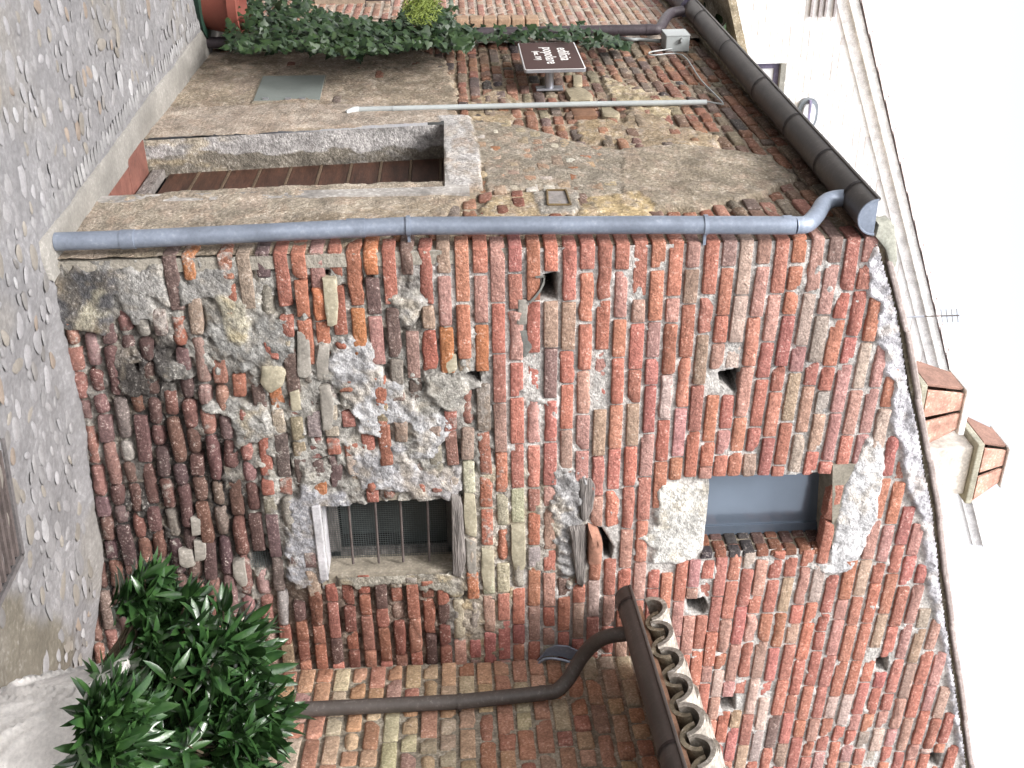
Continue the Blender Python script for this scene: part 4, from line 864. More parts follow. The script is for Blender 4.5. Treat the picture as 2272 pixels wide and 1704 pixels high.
# ------------------------------------------------------------------ right-hand lower house
rh = empty('low_brick_house', tuple(RW.pt(1., -.4)), 'lower brick house on the right with clay tile roof and brown gutter', 'house')
GE = onY(1397, 1328, -.16); gdir = RW.a; gn = RW.n    # gutter end near the old wall
def rd(U, V): return -.014+.004*fbm(U*16, V*16, 301)+.003*fbm(U*60, V*60, 302, 2)
def rc(U, V):
    C = np.zeros(U.shape+(3,)); C[:] = (.42, .375, .30); return C*(1+.3*fbm(U*4, V*4, 303)[..., None])
rwl = relief('brick_wall', RW, -.02, 2.6, -.7, GE[2]+.15, .014, rd, rc, None, m_mortar, rh)
items = []; z = .617-12*.0937; k = 0
while z < GE[2]+.10:
    u = -.0; first = True
    while u < 2.55:
        w = (random.uniform(.12, .15) if k % 2 else random.uniform(.2, .24)) if first else random.choices([random.uniform(.22, .27), random.uniform(.12, .15)], [3, 2])[0]
        uc = u+w/2; items.append(dict(u=uc, v=z+.004*float(vn(uc*2, k, 9)), w=w-random.uniform(.014, .024), h=random.uniform(.070, .080), d=random.uniform(-.002, .006), tilt=random.uniform(-.008, .008), col=pick(PAL_D), sty=random.choices(['worn', 'sharp', 'eroded', 'broken'], [5, 3, 1, .6])[0])); u += w; first = False
    k += 1; z += .0937
emit(rwl, RW, items, m_brick, m_brick_a)
# roof
zr = GE[2]+.035; E0 = np.array([GE[0]+.07, GE[1], zr])
rslope = .33; inw = -gn+np.array([0, 0, 1.])*rslope; Lr = 1.3
b = MB(); a0 = E0-gdir*.03; a1 = E0+gdir*2.4; th = np.array([0, 0, .03])
b.add([a0, a1, a1+inw*Lr, a0+inw*Lr, a0+th, a1+th, a1+inw*Lr+th, a0+inw*Lr+th], [(0, 1, 2, 3), (4, 7, 6, 5), (0, 4, 5, 1), (1, 5, 6, 2), (2, 6, 7, 3), (0, 3, 7, 4)]); b.build('roof_deck', surf('deck_clay', (.30, .17, .11), .9), rh)
pit = .225
for i in range(12):
    base = E0+gdir*(.06+i*pit)+np.array([0, 0, .045])
    for r_ in range(4):
        st_ = base+inw*(-.02+r_*.34)+np.array([0, 0, .012*r_]); jj = np.array([random.uniform(-.01, .01), random.uniform(-.008, .008), random.uniform(-.006, .006)])
        V, Fc = coppo(st_+jj+gdir*pit*.5+np.array([0, 0, .055]), st_+gdir*pit*.5+inw*.42+np.array([0, 0, .035]), .094, .080, (0, 0, 1), .024, flip=True); b = MB(); b.add(V, Fc); b.build('channel_tile', m_coppo, rh, True)
        V, Fc = coppo(st_+jj+np.array([0, 0, .01]), st_+inw*.42+np.array([0, 0, .0]), .113, .092, (0, 0, 1), .026); b = MB(); b.add(V, Fc); b.build('cover_tile', m_coppo_top, rh, True)
    bb = MB(); c_ = base+inw*.06+gdir*pit*.45; bb.box(c_+np.array([0, 0, -.01]), (.04, .09, .035), [-gn, gdir, (0, 0, 1)]); bb.build('starter_tile', surf('starter_clay', (.33, .2, .13), .9), rh, bevel=.008)
b = MB(); pp = [FW.uv(*p) for p in ((1425, 1357), (1432, 1352), (1452, 1405), (1440, 1420), (1418, 1420))]; 
# gutters and downpipes -------------------------------------------------------
def gutter(name, P0, P1, r, mat, label, nrm, joints, capmat, cap0=True, cap1=False, group=None):
    P0 = np.array(P0, float); P1 = np.array(P1, float); g = empty(name, tuple(P0), label, 'gutter', group); T = _n(P1-P0); up = np.array([0, 0, 1.]); sd = np.cross(T, up)
    V = []; Fc = []; n = 14
    for p in (P0, P1):
        for rr in (r, r-.003):
            for k in range(n+1): a = math.pi+math.pi*k/n; V.append(p+rr*math.cos(a)*sd+rr*math.sin(a)*up)
    m = n+1
    for k in range(n): Fc.append((k, k+1, 2*m+k+1, 2*m+k)); Fc.append((m+k+1, m+k, 3*m+k, 3*m+k+1))
    b = MB(); b.add(V, Fc); b.build('gutter_channel', mat, g, True)
    for sg in (-1, 1):
        b = MB(); b.tube([P0+sd*sg*(r), P1+sd*sg*(r)], .009, 8); b.build('rolled_edge', mat, g, True)
    for t in joints:
        p = P0*(1-t)+P1*t; b = MB(); V = []; Fc = []
        for q_ in (-.011, .011):
            for k in range(n+1): a = math.pi+math.pi*k/n; V.append(p+T*q_+(r+.004)*(math.cos(a)*sd+math.sin(a)*up))
        for k in range(n): Fc.append((k, k+1, m+k+1, m+k))
        b.add(V, Fc); b.build('gutter_bracket', surf('dark_bracket', (.03, .022, .022), .6), g, True)
    for c_, p in ((cap0, P0), (cap1, P1)):
        if c_:
            b = MB(); V = [p+r*.99*(math.cos(math.pi+math.pi*k/n)*sd+math.sin(math.pi+math.pi*k/n)*up) for k in range(n+1)]; b.prism(V, T*.004); b.build('end_cap', capmat, g)
            b = MB(); b.tube([p+(r*.97)*(math.cos(math.pi+math.pi*k/n)*sd+math.sin(math.pi+math.pi*k/n)*up)-T*.004*(1 if p is P0 else -1) for k in range(n+1)], .005, 6); b.build('cap_rim', capmat, g, True)
    return g
rg = .082
g0 = onX(1936, 484, -.10); g1 = np.array([-.10, 4.52, 3.60])
gutter('rain_gutter', (-.10, -.03, g0[2]+.02), g1, rg, m_brown, 'long brown half-round gutter under the eave of the corner house, pale end cap', None, [.05, .155, .29, .46, .68, .9], m_zinc)
n0 = g1+np.array([0, .03, -.03]); gutter('rain_gutter', n0, n0+np.array([0, 3., -.05]), rg, surf('dark_brown_metal', (.06, .048, .055), .5), 'dark gutter of the neighbour house at the far upper end', None, [.3], surf('cap_violet', (.10, .09, .13), .5))
e0 = np.array([GE[0], GE[1], GE[2]]); gutter('rain_gutter', e0, e0+gdir*2.5, .072, m_brown, 'sloping brown gutter below the clay tiles of the lower right house', None, [.045, .5], m_brown)
def smooth_path(P, n=8):
    P = [np.array(p, float) for p in P]; out = []
    Q_ = [2*P[0]-P[1]]+P+[2*P[-1]-P[-2]]
    for i in range(1, len(Q_)-2):
        for t in np.linspace(0, 1, n, endpoint=False):
            a, b_, c, d = Q_[i-1:i+3]; out.append(.5*((2*b_)+(-a+c)*t+(2*a-5*b_+4*c-d)*t*t+(-a+3*b_-3*c+d)*t**3))
    out.append(P[-1]); return out
def pipe(name, straight, bend, r, mat, label, collars, cat='downpipe', clampmat=None):
    g = empty(name, tuple(straight[0]), label, cat)
    b = MB(); b.tube(straight, r, 20); b.build('pipe', mat, g, True)
    if bend:
        b = MB(); b.tube(smooth_path(bend), r*.97, 20); b.build('elbow', mat, g, True)
    for (p, h, k) in collars:
        p = np.array(p); b = MB(); b.tube([p-np.array([0, 0, h/2]), p+np.array([0, 0, h/2])], r*k, 20); o = b.build('collar' if h > .03 else 'pipe_clamp', clampmat if (clampmat and h < .03) else mat, g, True)
        if h < .03:
            b = MB(); b.box(p+np.array([.06, .0, 0]), (.06, .02, .012)); b.build('clamp_stay', mat, g)
    return g
xp = -.075; rp = .0395
pts = [onX(x, y, xp) for x, y in ((124, 536), (285, 531), (780, 507), (900, 501), (1460, 499), (1764, 500))]
bd = [onX(1764, 500, xp), onX(1790, 497, xp), onX(1812, 476, xp-.005), onX(1828, 452, xp-.012), onX(1852, 441, xp-.02), onX(1895, 438, xp-.03)]
dp = pipe('downpipe', pts, bd, rp, m_zinc, 'blue-grey zinc downpipe at the corner from gutter to kerb', [(onX(285, 531, xp), .06, 1.07), (onX(790, 506, xp), .08, 1.08), (onX(906, 501, xp), .018, 1.14), (onX(1565, 499, xp), .018, 1.14), (onX(1745, 499, xp), .04, 1.05)])
ni = NW; pts = [onX(x, y, -.09) for x, y in ((450, 95), (700, 90), (1040, 74), (1440, 66))]; bd = [onX(1440, 66, -.09), onX(1462, 64, -.09), onX(1474, 45, -.10), onX(1488, 30, -.11), onX(1515, 24, -.12)]
pipe('downpipe', pts, bd, .040, surf('dark_brown_metal', (.06, .048, .055), .5), 'dark brown downpipe overgrown by ivy beside the sign', [(onX(1440, 66, -.09), .05, 1.06)])
rpo = RW.n*.055+RW.O
pr = [onP(x, y, rpo, RW.n) for x, y in ((560, 1580), (612, 1577), (1020, 1557), (1206, 1538))]
e_ = onP(1206, 1538, rpo, RW.n); ge = e0+gdir*.32+np.array([0, 0, -.05])
bd = [e_, onP(1235, 1532, rpo+RW.n*.01, RW.n), onP(1262, 1505, rpo+RW.n*.06, RW.n), onP(1288, 1462, rpo+RW.n*.16, RW.n), onP(1318, 1428, rpo+RW.n*.26, RW.n), onP(1350, 1412, rpo+RW.n*.33, RW.n), onP(1398, 1405, rpo+RW.n*.37, RW.n)]
pipe('downpipe', pr, bd, .038, m_brown, 'dark brown downpipe on the lower right house bending up to its gutter', [(onP(1020, 1557, rpo, RW.n), .02, 1.12), (onP(1203, 1538, rpo, RW.n), .03, 1.05)], clampmat=m_brown)
# thin plastic conduit, cable, junction box
g = empty('cable_conduit', tuple(onX(796, 243, -.03)), 'thin grey plastic conduit running up the side wall right of the sign', 'conduit')
b = MB(); b.tube([onX(x, y, -.03) for x, y in ((796, 243), (1000, 238), (1300, 231), (1568, 227))], .0165, 14); b.build('conduit_pipe', m_pvc, g, True)
b = MB(); b.tube([onX(796, 243, -.03), onX(786, 243.5, -.03), onX(776, 248, -.025), onX(764, 254, .02)], .0185, 12); b.build('conduit_elbow', surf('white_plastic', (.6, .62, .62), .5), g, True)
b = MB(); b.tube([onX(871, 241.5, -.03), onX(875, 241.3, -.03)], .0185, 12); b.build('conduit_collar', m_pvc, g, True)
jb_ = empty('junction_box', tuple(onX(1485, 95, -.06)), 'grey electrical junction box high on the side wall beneath the gutter', 'junction box')
bx = [onX(*p, -.09) for p in QC([(185, 225), (350, 215), (385, 255), (205, 262)])]
c_ = onX(*QC([(285, 265)])[0], -.05); b = MB(); b.box(c_, (.11, .20, .17)); b.build('box_body', m_pvc, jb_, bevel=.006)
b = MB(); b.box(c_+np.array([-.058, 0, 0]), (.012, .205, .175)); b.build('box_lid', m_pvc, jb_, bevel=.004)
b = MB(); b.tube([c_+np.array([-.03, -.10, .03]), c_+np.array([-.03, -.125, .03])], .016, 10); b.build('cable_gland', m_pvc, jb_, True)
cb = [onX(*p, -.02) for p in QC([(300, 305), (240, 318), (130, 335), (118, 350), (150, 356), (330, 355), (450, 515), (590, 660), (560, 668), (490, 656)])]
b = MB(); b.tube(smooth_path(cb, 4), .005, 6); o = b.build('cable', m_pvc, None, True, loc=tuple(cb[0])); tag(o, 'thin grey cable looping from the junction box down to the conduit', 'cable')
b = MB(); cb = [onX(*p, -.03) for p in QC([(190, 268), (60, 255), (0, 255), (-100, 235)])]; b.tube(smooth_path(cb, 4), .012, 8); o = b.build('cable', m_pvc, None, True, loc=tuple(cb[0])); tag(o, 'short grey cable leaving the junction box beside the ivy and dark pipe', 'cable')
# sign
sg = empty('street_sign', tuple(onX(1215, 188, -.01)), 'brown enamel street sign with white border and lettering on a short bracket', 'sign')
XS = -.16
SC = [onX(x, y, XS) for x, y in ((1147, 95), (1275, 94), (1300, 152), (1165, 157))]; y0 = (SC[2][1]+SC[3][1])/2; y1 = (SC[0][1]+SC[1][1])/2; z0 = (SC[0][2]+SC[3][2])/2; z1 = (SC[1][2]+SC[2][2])/2
def rrect(y0, y1, z0, z1, r, x, n=5):
    out = []
    for (cy, cz, a) in ((y1-r, z1-r, 0), (y0+r, z1-r, math.pi/2), (y0+r, z0+r, math.pi), (y1-r, z0+r, 1.5*math.pi)):
        for k in range(n+1): t = a+math.pi/2*k/n; out.append((x, cy+r*math.cos(t), cz+r*math.sin(t)))
    return out
b = MB(); b.prism(rrect(y0, y1, z0, z1, .02, XS), (.018, 0, 0)); b.build('sign_panel', m_steel, sg)
b = MB(); b.prism(rrect(y0+.004, y1-.004, z0+.004, z1-.004, .018, XS-.0015), (.001, 0, 0)); b.build('sign_border', m_white, sg)
b = MB(); b.prism(rrect(y0+.012, y1-.012, z0+.009, z1-.009, .012, XS-.003), (.001, 0, 0)); b.build('sign_face', m_signb, sg)
for (txt, zc, size, yl) in (('edilizia', z1-.105, .105, .62), ('popolare', z1-.200, .105, .62), ('(sec. XV)', z0+.105, .055, .5)):
    cu = bpy.data.curves.new('lettering', 'FONT'); cu.body = txt; cu.size = size; cu.align_x = 'CENTER'; cu.align_y = 'CENTER'; cu.extrude = .0004; cu.offset = .0007; cu.space_character = 1.05
    to = bpy.data.objects.new('tmp', cu); COL.objects.link(to); dg = bpy.context.evaluated_depsgraph_get(); me = bpy.data.meshes.new_from_object(to.evaluated_get(dg)); bpy.data.objects.remove(to)
    me.materials.clear(); me.materials.append(m_white); o = bpy.data.objects.new('lettering', me); put(o, sg, (XS-.0045, (y0+y1)/2+(.02 if 'e' == txt[0] else -.01), zc)); o.rotation_euler = (math.pi/2, 0, -math.pi/2); o.scale = (1.15, 1, 1)
pc = onX(1219, 172, -.08); b = MB(); b.tube([(XS+.015, pc[1]+.0, pc[2]), (-.012, pc[1]+.0, pc[2])], .027, 16); b.build('sign_post', m_steel, sg, True)
b = MB(); b.box((-.012, pc[1], pc[2]), (.012, .09, .17)); b.build('base_plate', m_steel, sg, bevel=.002)
# metal flashing piece on the old wall
b = MB(); fl = [FW.uv(*p) for p in Q2b([(1835, 945), (1870, 915), (1930, 905), (2000, 915), (2060, 935), (2110, 900), (2100, 880), (2030, 850), (1960, 845), (1900, 870)])]
b.prism([FW.pt(u, v, .02) for u, v in fl], FW.n*.012)
arc = [FW.pt(*FW.uv(*p), .05) for p in Q2b([(1840, 950), (1855, 928), (1885, 912), (1930, 908), (1990, 918), (2050, 935), (2090, 930)])]; b.tube(arc, .008, 6)
o = b.build('metal_flashing', m_zinc, None, True, loc=tuple(FW.pt(*fl[0], 0))); tag(o, 'curled grey metal flashing where the lower house meets the old wall', 'flashing')
# ------------------------------------------------------------------ drain grate in the street
gp = [onZ(*p, float(gz(.9, -.9))+.012) for p in ((38, 1228), (5, 1068))]
GA = onZ(38, 1232, -.10); ax1 = _n(onZ(8, 1062, -.10)-GA); ax2 = _n(onZ(-10, 1330, -.10)-GA)
gr = empty('drain_grate', tuple(GA), 'rusty iron drain grate with parallel bars set in the cobbles', 'drain grate')
zg = float(gz(GA[0], GA[1]))+.014; GA = np.array([GA[0], GA[1], zg])
b = MB()
for (p, q_, ) in ((GA, GA+ax1*.5), (GA, GA+ax2*.5)):
    d_ = _n(q_-p); s_ = np.cross([0, 0, 1], d_); b.box((p+q_)/2, (.5, .025, .02), [d_, s_, (0, 0, 1)])
b.build('grate_frame', surf('frame_steel', (.13, .12, .12), .7), gr)
for i in range(9):
    p = GA+ax2*(.045+i*.05)+ax1*.03; b = MB(); s_ = np.cross([0, 0, 1], ax1); b.box(p+ax1*.22, (.44, .02, .018), [ax1, s_, (0, 0, 1)]); b.build('grate_bar', m_bar, gr)
b = MB(); pc = GA+ax1*.25+ax2*.25+np.array([0, 0, -.012]); b.box(pc, (.48, .48, .012), [ax1, ax2, (0, 0, 1)]); b.build('grate_pit', m_dark, gr)
# ------------------------------------------------------------------ cast-stone urn and laurel
UC = np.array([.56, -2.34, 0.]); UC[2] = float(gz(UC[0], UC[1])); UH = .86
urn = empty('planter_urn', tuple(UC), 'pale cast-stone urn with carved leaf and swag relief holding the laurel', 'urn')
prof = [(.15, 0), (.17, .02), (.17, .05), (.10, .09), (.085, .14), (.11, .20), (.17, .27), (.215, .36), (.25, .46), (.275, .55), (.30, .64), (.325, .71), (.345, .755), (.35, .775), (.335, .785), (.315, .77), (.29, .72), (.27, .6)]
_o = [(.15, 0), (.17, .02), (.17, .05), (.10, .09), (.085, .14), (.12, .20), (.20, .30), (.245, .42), (.26, .54), (.285, .64), (.33, .71), (.355, .735), (.36, .76), (.34, .775), (.30, .77), (.28, .72), (.27, .6)]
nA = 180; zs = np.linspace(0, len(prof)-1, 150); pr_ = np.array([np.interp(zs, range(len(prof)), [p[0] for p in prof]), np.interp(zs, range(len(prof)), [p[1] for p in prof])]).T
A_, Z_ = np.meshgrid(np.linspace(0, 2*math.pi, nA, endpoint=False), np.arange(len(pr_)))
Rr = pr_[:, 0][Z_]*1.; Zz = pr_[:, 1][Z_]*UH/.775
body = sstep(.2, .3, Zz)*sstep(.85, .80, Zz)
ph = np.mod(A_*6/(2*math.pi), 1)-.5
sw = Zz-(.80-1.1*(.25-ph**2)); relf = .028*np.exp(-(sw/.018)**2)+.020*np.exp(-((sw+.06)/.012)**2)+.012*np.exp(-((sw-.06)/.010)**2)+.006*fbm(A_*9, Zz*30, 5, 3)*sstep(-.06, .0, sw)
fan = .014*np.abs(np.sin((np.arctan2(ph*.45, (.86-Zz)))*11))*sstep(.02, -.03, sw)*0+.016*np.abs(np.sin((np.arctan2(ph*.45, (.90-Zz)))*10))*sstep(-.08, -.12, sw)*.7
Rr = Rr+body*(relf+fan)+.004*sstep(.7, .74, Zz)*np.sin(A_*14)
Xu = UC[0]+Rr*np.cos(A_); Yu = UC[1]+Rr*np.sin(A_); Zu = UC[2]+Zz
idx = np.arange(Xu.size).reshape(Xu.shape); nxt = np.roll(idx, -1, 1)
q = np.stack([idx[:-1], nxt[:-1], nxt[1:], idx[1:]], -1).reshape(-1, 4)
me = fastmesh('urn_body', np.stack([Xu, Yu, Zu], -1).reshape(-1, 3)-UC, q, m_urn); o = bpy.data.objects.new('urn_body', me); put(o, urn, UC)
b = MB(); b.lathe([(0, .70), (.27, .70)], UC, 24); b.build('soil', surf('soil_mat', (.05, .035, .025), .95), urn)
def leaf_mesh(name, L_, wd, mat, fold=.25, curl=.25, seg=5):
    V = []; Fc = []
    for i in range(seg+1):
        t = i/seg; w = wd/2*(math.sin(math.pi*min(1, t*.97+.03))**.75)*(1 if i < seg else 0.02); y = L_*t; z = -curl*L_*t*t
        V += [(-w, y, z+w*fold*2), (0, y, z), (w, y, z+w*fold*2)]
    for i in range(seg): Fc += [(i*3, i*3+1, i*3+4, i*3+3), (i*3+1, i*3+2, i*3+5, i*3+4)]
    return V, Fc, mesh(name, V, Fc, mat, True)
lau = empty('laurel_bush', (UC[0]-.05, UC[1], UC[2]+.7), 'glossy dark green laurel bush growing out of the pale urn', 'shrub')
lvs = [leaf_mesh('leaf', .088*s_, .0225*s_, m_laurel, f_, c_) for s_, f_, c_ in ((1, .2, .2), (1.15, .3, .1), (.85, .25, .35), (1.05, .15, .05))]
rs = np.random.default_rng(11); leaves = []; stems = MB()
blobs = [((430, 1560), .21, 3.0), ((330, 1640), .19, 2.95), ((520, 1640), .15, 3.0), ((380, 1430), .14, 3.05), ((495, 1455), .15, 3.05), ((290, 1560), .13, 3.), ((320, 1330), .08, 3.05), ((535, 1560), .11, 3.), ((400, 1360), .07, 3.1), ((250, 1650), .10, 2.62), ((235, 1600), .05, 2.62), ((250, 1560), .06, 2.68), ((470, 1680), .2, 2.95)]
tips = []
for (pxy, r, D) in blobs:
    c_ = CAM+ray(*pxy)*D/F
    for i in range(int(14+r*170)):
        d_ = rs.normal(size=3); d_ = d_/np.linalg.norm(d_); d_[2] = d_[2]*.8+.1
        tips.append((c_+d_*r*rs.uniform(.45, 1.0), c_))
root = np.array([UC[0]-.06, UC[1], UC[2]+.72])
for tp, c_ in tips:
    ax = _n((tp-c_)*1.0+np.array([0, 0, .12])+rs.normal(size=3)*.05)
    stems.tube([root+(c_-root)*.5+rs.normal(size=3)*.02, c_*.6+tp*.4, tp], [.006, .004, .002], 5, caps=False)
    n_ = rs.integers(7, 12)
    for j in range(n_):
        ang = j*2.4+rs.uniform(-.3, .3); el = rs.uniform(.35, 1.15) if j < n_-2 else rs.uniform(.05, .3)
        s1 = _n(np.cross(ax, [0.3, .1, 1.])); s2 = np.cross(ax, s1); dr = _n(ax*math.cos(el)+(s1*math.cos(ang)+s2*math.sin(ang))*math.sin(el))
        p = tp-ax*.055*(1-j/n_); upv = ax-dr*np.dot(ax, dr); upv = _n(upv+rs.normal(size=3)*.25+np.array([0, 0, .3])); sdv = _n(np.cross(dr, upv)); upv = np.cross(sdv, dr)
        leaves.append((p, dr, sdv, upv, rs.uniform(.75, 1.2)))
def emit_leaves(parent, leaves, lvs, limit, mat, name='leaf'):
    cam_d = [(np.dot(l[0]-CAM, R3 @ np.array([0, 0, -1.])), i) for i, l in enumerate(leaves)]; cam_d.sort(); jv = []; jf = []; nj = 0; L = WL[parent.name]
    for n_, (_, i) in enumerate(cam_d):
        p, dr, sdv, upv, s_ = leaves[i]; V, Fc, me = lvs[i % len(lvs)]
        if n_ < limit:
            o = bpy.data.objects.new(name, me); put(o, parent, p); M = Matrix(((sdv[0], dr[0], upv[0]), (sdv[1], dr[1], upv[1]), (sdv[2], dr[2], upv[2]))); o.rotation_euler = M.to_euler(); o.scale = (s_, s_, s_)
        else:
            Vn = np.array(V)*s_; Pw = p+Vn[:, 0:1]*sdv+Vn[:, 1:2]*dr+Vn[:, 2:3]*upv; jv.append(Pw-L); jf.append(np.array(Fc)+nj); nj += len(V)
    if jv:
        me = fastmesh('inner_leaves', np.vstack(jv), np.vstack(jf), mat); o = bpy.data.objects.new('inner_leaves', me); put(o, parent, L); o['kind'] = 'stuff'
emit_leaves(lau, leaves, lvs, 300, m_laurel); stems.build('stems', m_stem, lau)
# ------------------------------------------------------------------ ivy, pot
pot_c = onZ(440, 12, -.10); pot = empty('terracotta_pot', tuple(pot_c), 'round terracotta-coloured plastic pot on a dark green saucer under the ivy', 'plant pot')
b = MB(); b.lathe([(.0, 0), (.20, 0), (.225, .05), (.21, .055), (.0, .05)], pot_c, 32); b.build('saucer', m_green, pot, True)
b = MB(); b.lathe([(.0, .03), (.155, .03), (.20, .215), (.205, .22), (.208, .235), (.222, .238), (.228, .30), (.21, .305), (.2, .25), (0, .25)], pot_c, 40); b.build('pot_body', m_terra, pot, True)
ivy = empty('ivy', tuple(pot_c+np.array([0, 0, .25])), 'dense dark ivy climbing the dark downpipe from the pot', 'climbing plant')
def ivyleaf(s_):
    o_ = [(0, 0), (-.30, -.12), (-.55, .12), (-.38, .42), (-.22, .5), (0, 1.), (.22, .5), (.38, .42), (.55, .12), (.30, -.12)]; V = [(0, .3*s_, .02*s_)]+[(x*s_, y*s_, -.10*abs(x)*s_) for x, y in o_]; Fc = [(0, i, i+1) for i in range(1, 10)]+[(0, 10, 1)]
    return V, Fc, mesh('leaf', V, Fc, m_ivy, True)
il = [ivyleaf(s_) for s_ in (.05, .06, .042, .07)]; leaves = []
IV = [((500, -60), (520, 95), (1.0)), ]
def ivyd(px):  # lower (photo y) extent and upper extent of ivy
    lo = np.interp(px, [500, 540, 700, 780, 900, 960, 1040, 1060, 1150, 1240, 1300, 1380, 1400], [104, 112, 112, 122, 108, 100, 108, 90, 84, 84, 98, 104, 100]); hi = np.interp(px, [500, 640, 700, 780, 880, 900, 1000, 1010, 1080, 1240, 1300, 1380, 1400], [-40, -20, 14, 40, 50, 15, 20, 55, 64, 62, 50, 92, 100])
    return hi, lo
for i in range(5200):
    px = rs.uniform(505, 1400)
    if px > 1050 and rs.random() < .80: continue
    hi, lo = ivyd(px); 
    if 1055 < px < 1240 and rs.random() < .6: continue
    py = hi+(lo-hi)*rs.beta(1.1, .9) if not (1055 < px < 1230) else (lo-rs.uniform(-4, 14) if rs.random() < .75 else hi+rs.uniform(-6, 4))
    dep = rs.uniform(.05, .26)*(1 if px < 1050 else .7) if rs.random() < .8 else .03
    p = onX(px, py, -.04-dep)
    nrm = _n(np.array([-1., -.5, .25])+rs.normal(size=3)*.45); dr = _n(np.cross(nrm, rs.normal(size=3))*.6+np.array([0, 0, -.7])); dr = _n(dr-nrm*np.dot(dr, nrm)); sdv = np.cross(dr, nrm); leaves.append((p, dr, sdv, nrm, rs.uniform(.7, 1.2)))
for i in range(60):   # drooping strand at the edge and stray sprigs
    px, py = [(rs.uniform(770, 800), rs.uniform(100, 130)), (rs.uniform(1000, 1015), rs.uniform(5, 60)), (rs.uniform(1300, 1400), rs.uniform(85, 103))][i % 3]
    p = onX(px, py, -.06); nrm = _n(np.array([-1., -.6, .2])+rs.normal(size=3)*.4); dr = _n(np.cross(nrm, rs.normal(size=3))); leaves.append((p, dr, np.cross(dr, nrm), nrm, rs.uniform(.7, 1.)))
emit_leaves(ivy, leaves, il, 300, m_ivy)
b = MB()
for i in range(14):
    pth = [onX(x, 80+12*math.sin(x*.02+i)+rs.uniform(-6, 6)-i*2*(x < 900), -.05-.01*(i % 3)) for x in np.linspace(500, 900+i*35, 12)]; b.tube(smooth_path(pth, 3), .004, 5, caps=False)
b.build('vine_stems', m_stem, ivy)
sh = empty('yellow_shrub', tuple(onX(930, 20, -.25)), 'small yellow-green feathery plant rising above the ivy', 'shrub'); V = []; Fc = []
for i in range(1600):
    px, py = rs.normal(935, 20), rs.normal(18, 18)
    if (px-935)**2/45**2+(py-15)**2/42**2 > 1: continue
    p = onX(px, py, -.20-rs.uniform(0, .15)); d_ = _n(np.array([rs.normal(), rs.normal(), abs(rs.normal())*.6+.2])); s_ = _n(np.cross(d_, rs.normal(size=3)))*.004; n_ = len(V); V += [p-s_, p+s_, p+d_*.05]; Fc.append((n_, n_+1, n_+2))
b = MB(); b.add(V, Fc); b.build('needles', m_shrub, sh)
# plants on the far gutter
pl = empty('gutter_weeds', tuple(onX(1560, 40, -.05)), 'small leafy weeds rooted in the gutter by the dark pipe', 'plant'); lv = []
for i in range(70):
    px, py = [(rs.uniform(1555, 1600), rs.uniform(38, 62)), (rs.uniform(1520, 1570), rs.uniform(2, 30)), (rs.uniform(1600, 1612), rs.uniform(68, 90))][i % 3]
    p = onX(px-6, py, .0+rs.uniform(-.05, .05)); nrm = _n(rs.normal(size=3)); dr = _n(np.cross(nrm, rs.normal(size=3))); lv.append((p, dr, np.cross(dr, nrm), nrm, rs.uniform(.8, 1.4)))
emit_leaves(pl, lv, il, 300, m_ivy)
b = MB()
for i in range(5): a_ = onX(1540+i*14, 20+i*12, .02); b.tube([a_+np.array([0, 0, -.15]), a_], .003, 4)
b.build('stems', m_stem, pl)
b = MB(); b.tube([onX(1575, 30, .1), onX(1600, -5, .1), onX(1640, -60, .1)], .008, 6); o = b.build('roof_wire', m_bar, None, True, loc=tuple(onX(1575, 30, .1))); tag(o, 'thin dark wire rising from the neighbour roof edge', 'wire')
# ------------------------------------------------------------------ tall pale building behind
bb_ = empty('pale_brick_building', (2, 8.5, 0), 'tall pale overexposed brick building rising behind the corner house', 'building')
def rake(u): return 6.233+(np.asarray(u)-.856)*.3957
WBW = [BW.uv(*p) for p in ((1668, 146), (1733, 146), (1733, 212), (1668, 212))]
wx0, wx1 = WBW[0][0], WBW[0][0]+.62; wz0, wz1 = 4.55, WBW[1][1]
bwl = relief('brick_wall', BW, -3, 8.5, 2.5, 9.4, .05, lambda U, V: -.004+0*U, lambda U, V: np.full(U.shape+(3,), .88)*np.array([1, .985, .97]), lambda U, V: (V < rake(U)) & ~((U > wx0) & (U < wx1) & (V > wz0) & (V < wz1)), m_pale_a, bb_)
items = []; z = 4.; k = 0
while z < 8.4:
    u = -.9-(.14 if k % 2 else 0)
    while u < 6:
        w = random.choice([.27, .27, .135]); uc = u+w/2
        if z < rake(uc-w/2)-.05 and not (wx0-.03 < uc+w/2 and uc-w/2 < wx1+.03 and wz0 < z < wz1+.05): items.append(dict(u=uc, v=z, w=w-.02, h=.058, d=.003, tilt=0, col=pick([(3, (.80, .77, .76)), (2, (.74, .70, .69)), (2, (.85, .84, .83))], True), sty='sharp'))
        u += w
    k += 1; z += .076
emit(bwl, BW, items, m_pale, m_pale_a)
b = MB(); framebox(b, BW, wx0-.02, wx1+.02, wz1, wz1+.06, -.10, .012); b.build('window_lintel', surf('lintel_grey', (.30, .29, .26), .9), bb_)
wf = MB(); framebox(wf, BW, wx0, wx1, wz1-.06, wz1, -.10, -.06); framebox(wf, BW, wx0, wx0+.05, wz0, wz1-.062, -.10, -.06); framebox(wf, BW, wx1-.05, wx1, wz0, wz1-.062, -.10, -.06)
w_ = wf.build('window', surf('frame_violet', (.16, .14, .22), .5), bb_)
b = MB(); framebox(b, BW, wx0+.05, wx1-.05, wz0, wz1-.06, -.095, -.085); b.build('pane', surf('white_glare_pane', (.85, .85, .88), .25, (.98, 1.02), (.98, 1.02), bump=0), w_)  # pane colour raised to white to stand in for overexposure
b = MB(); us = [-3, 8.5]; P = []
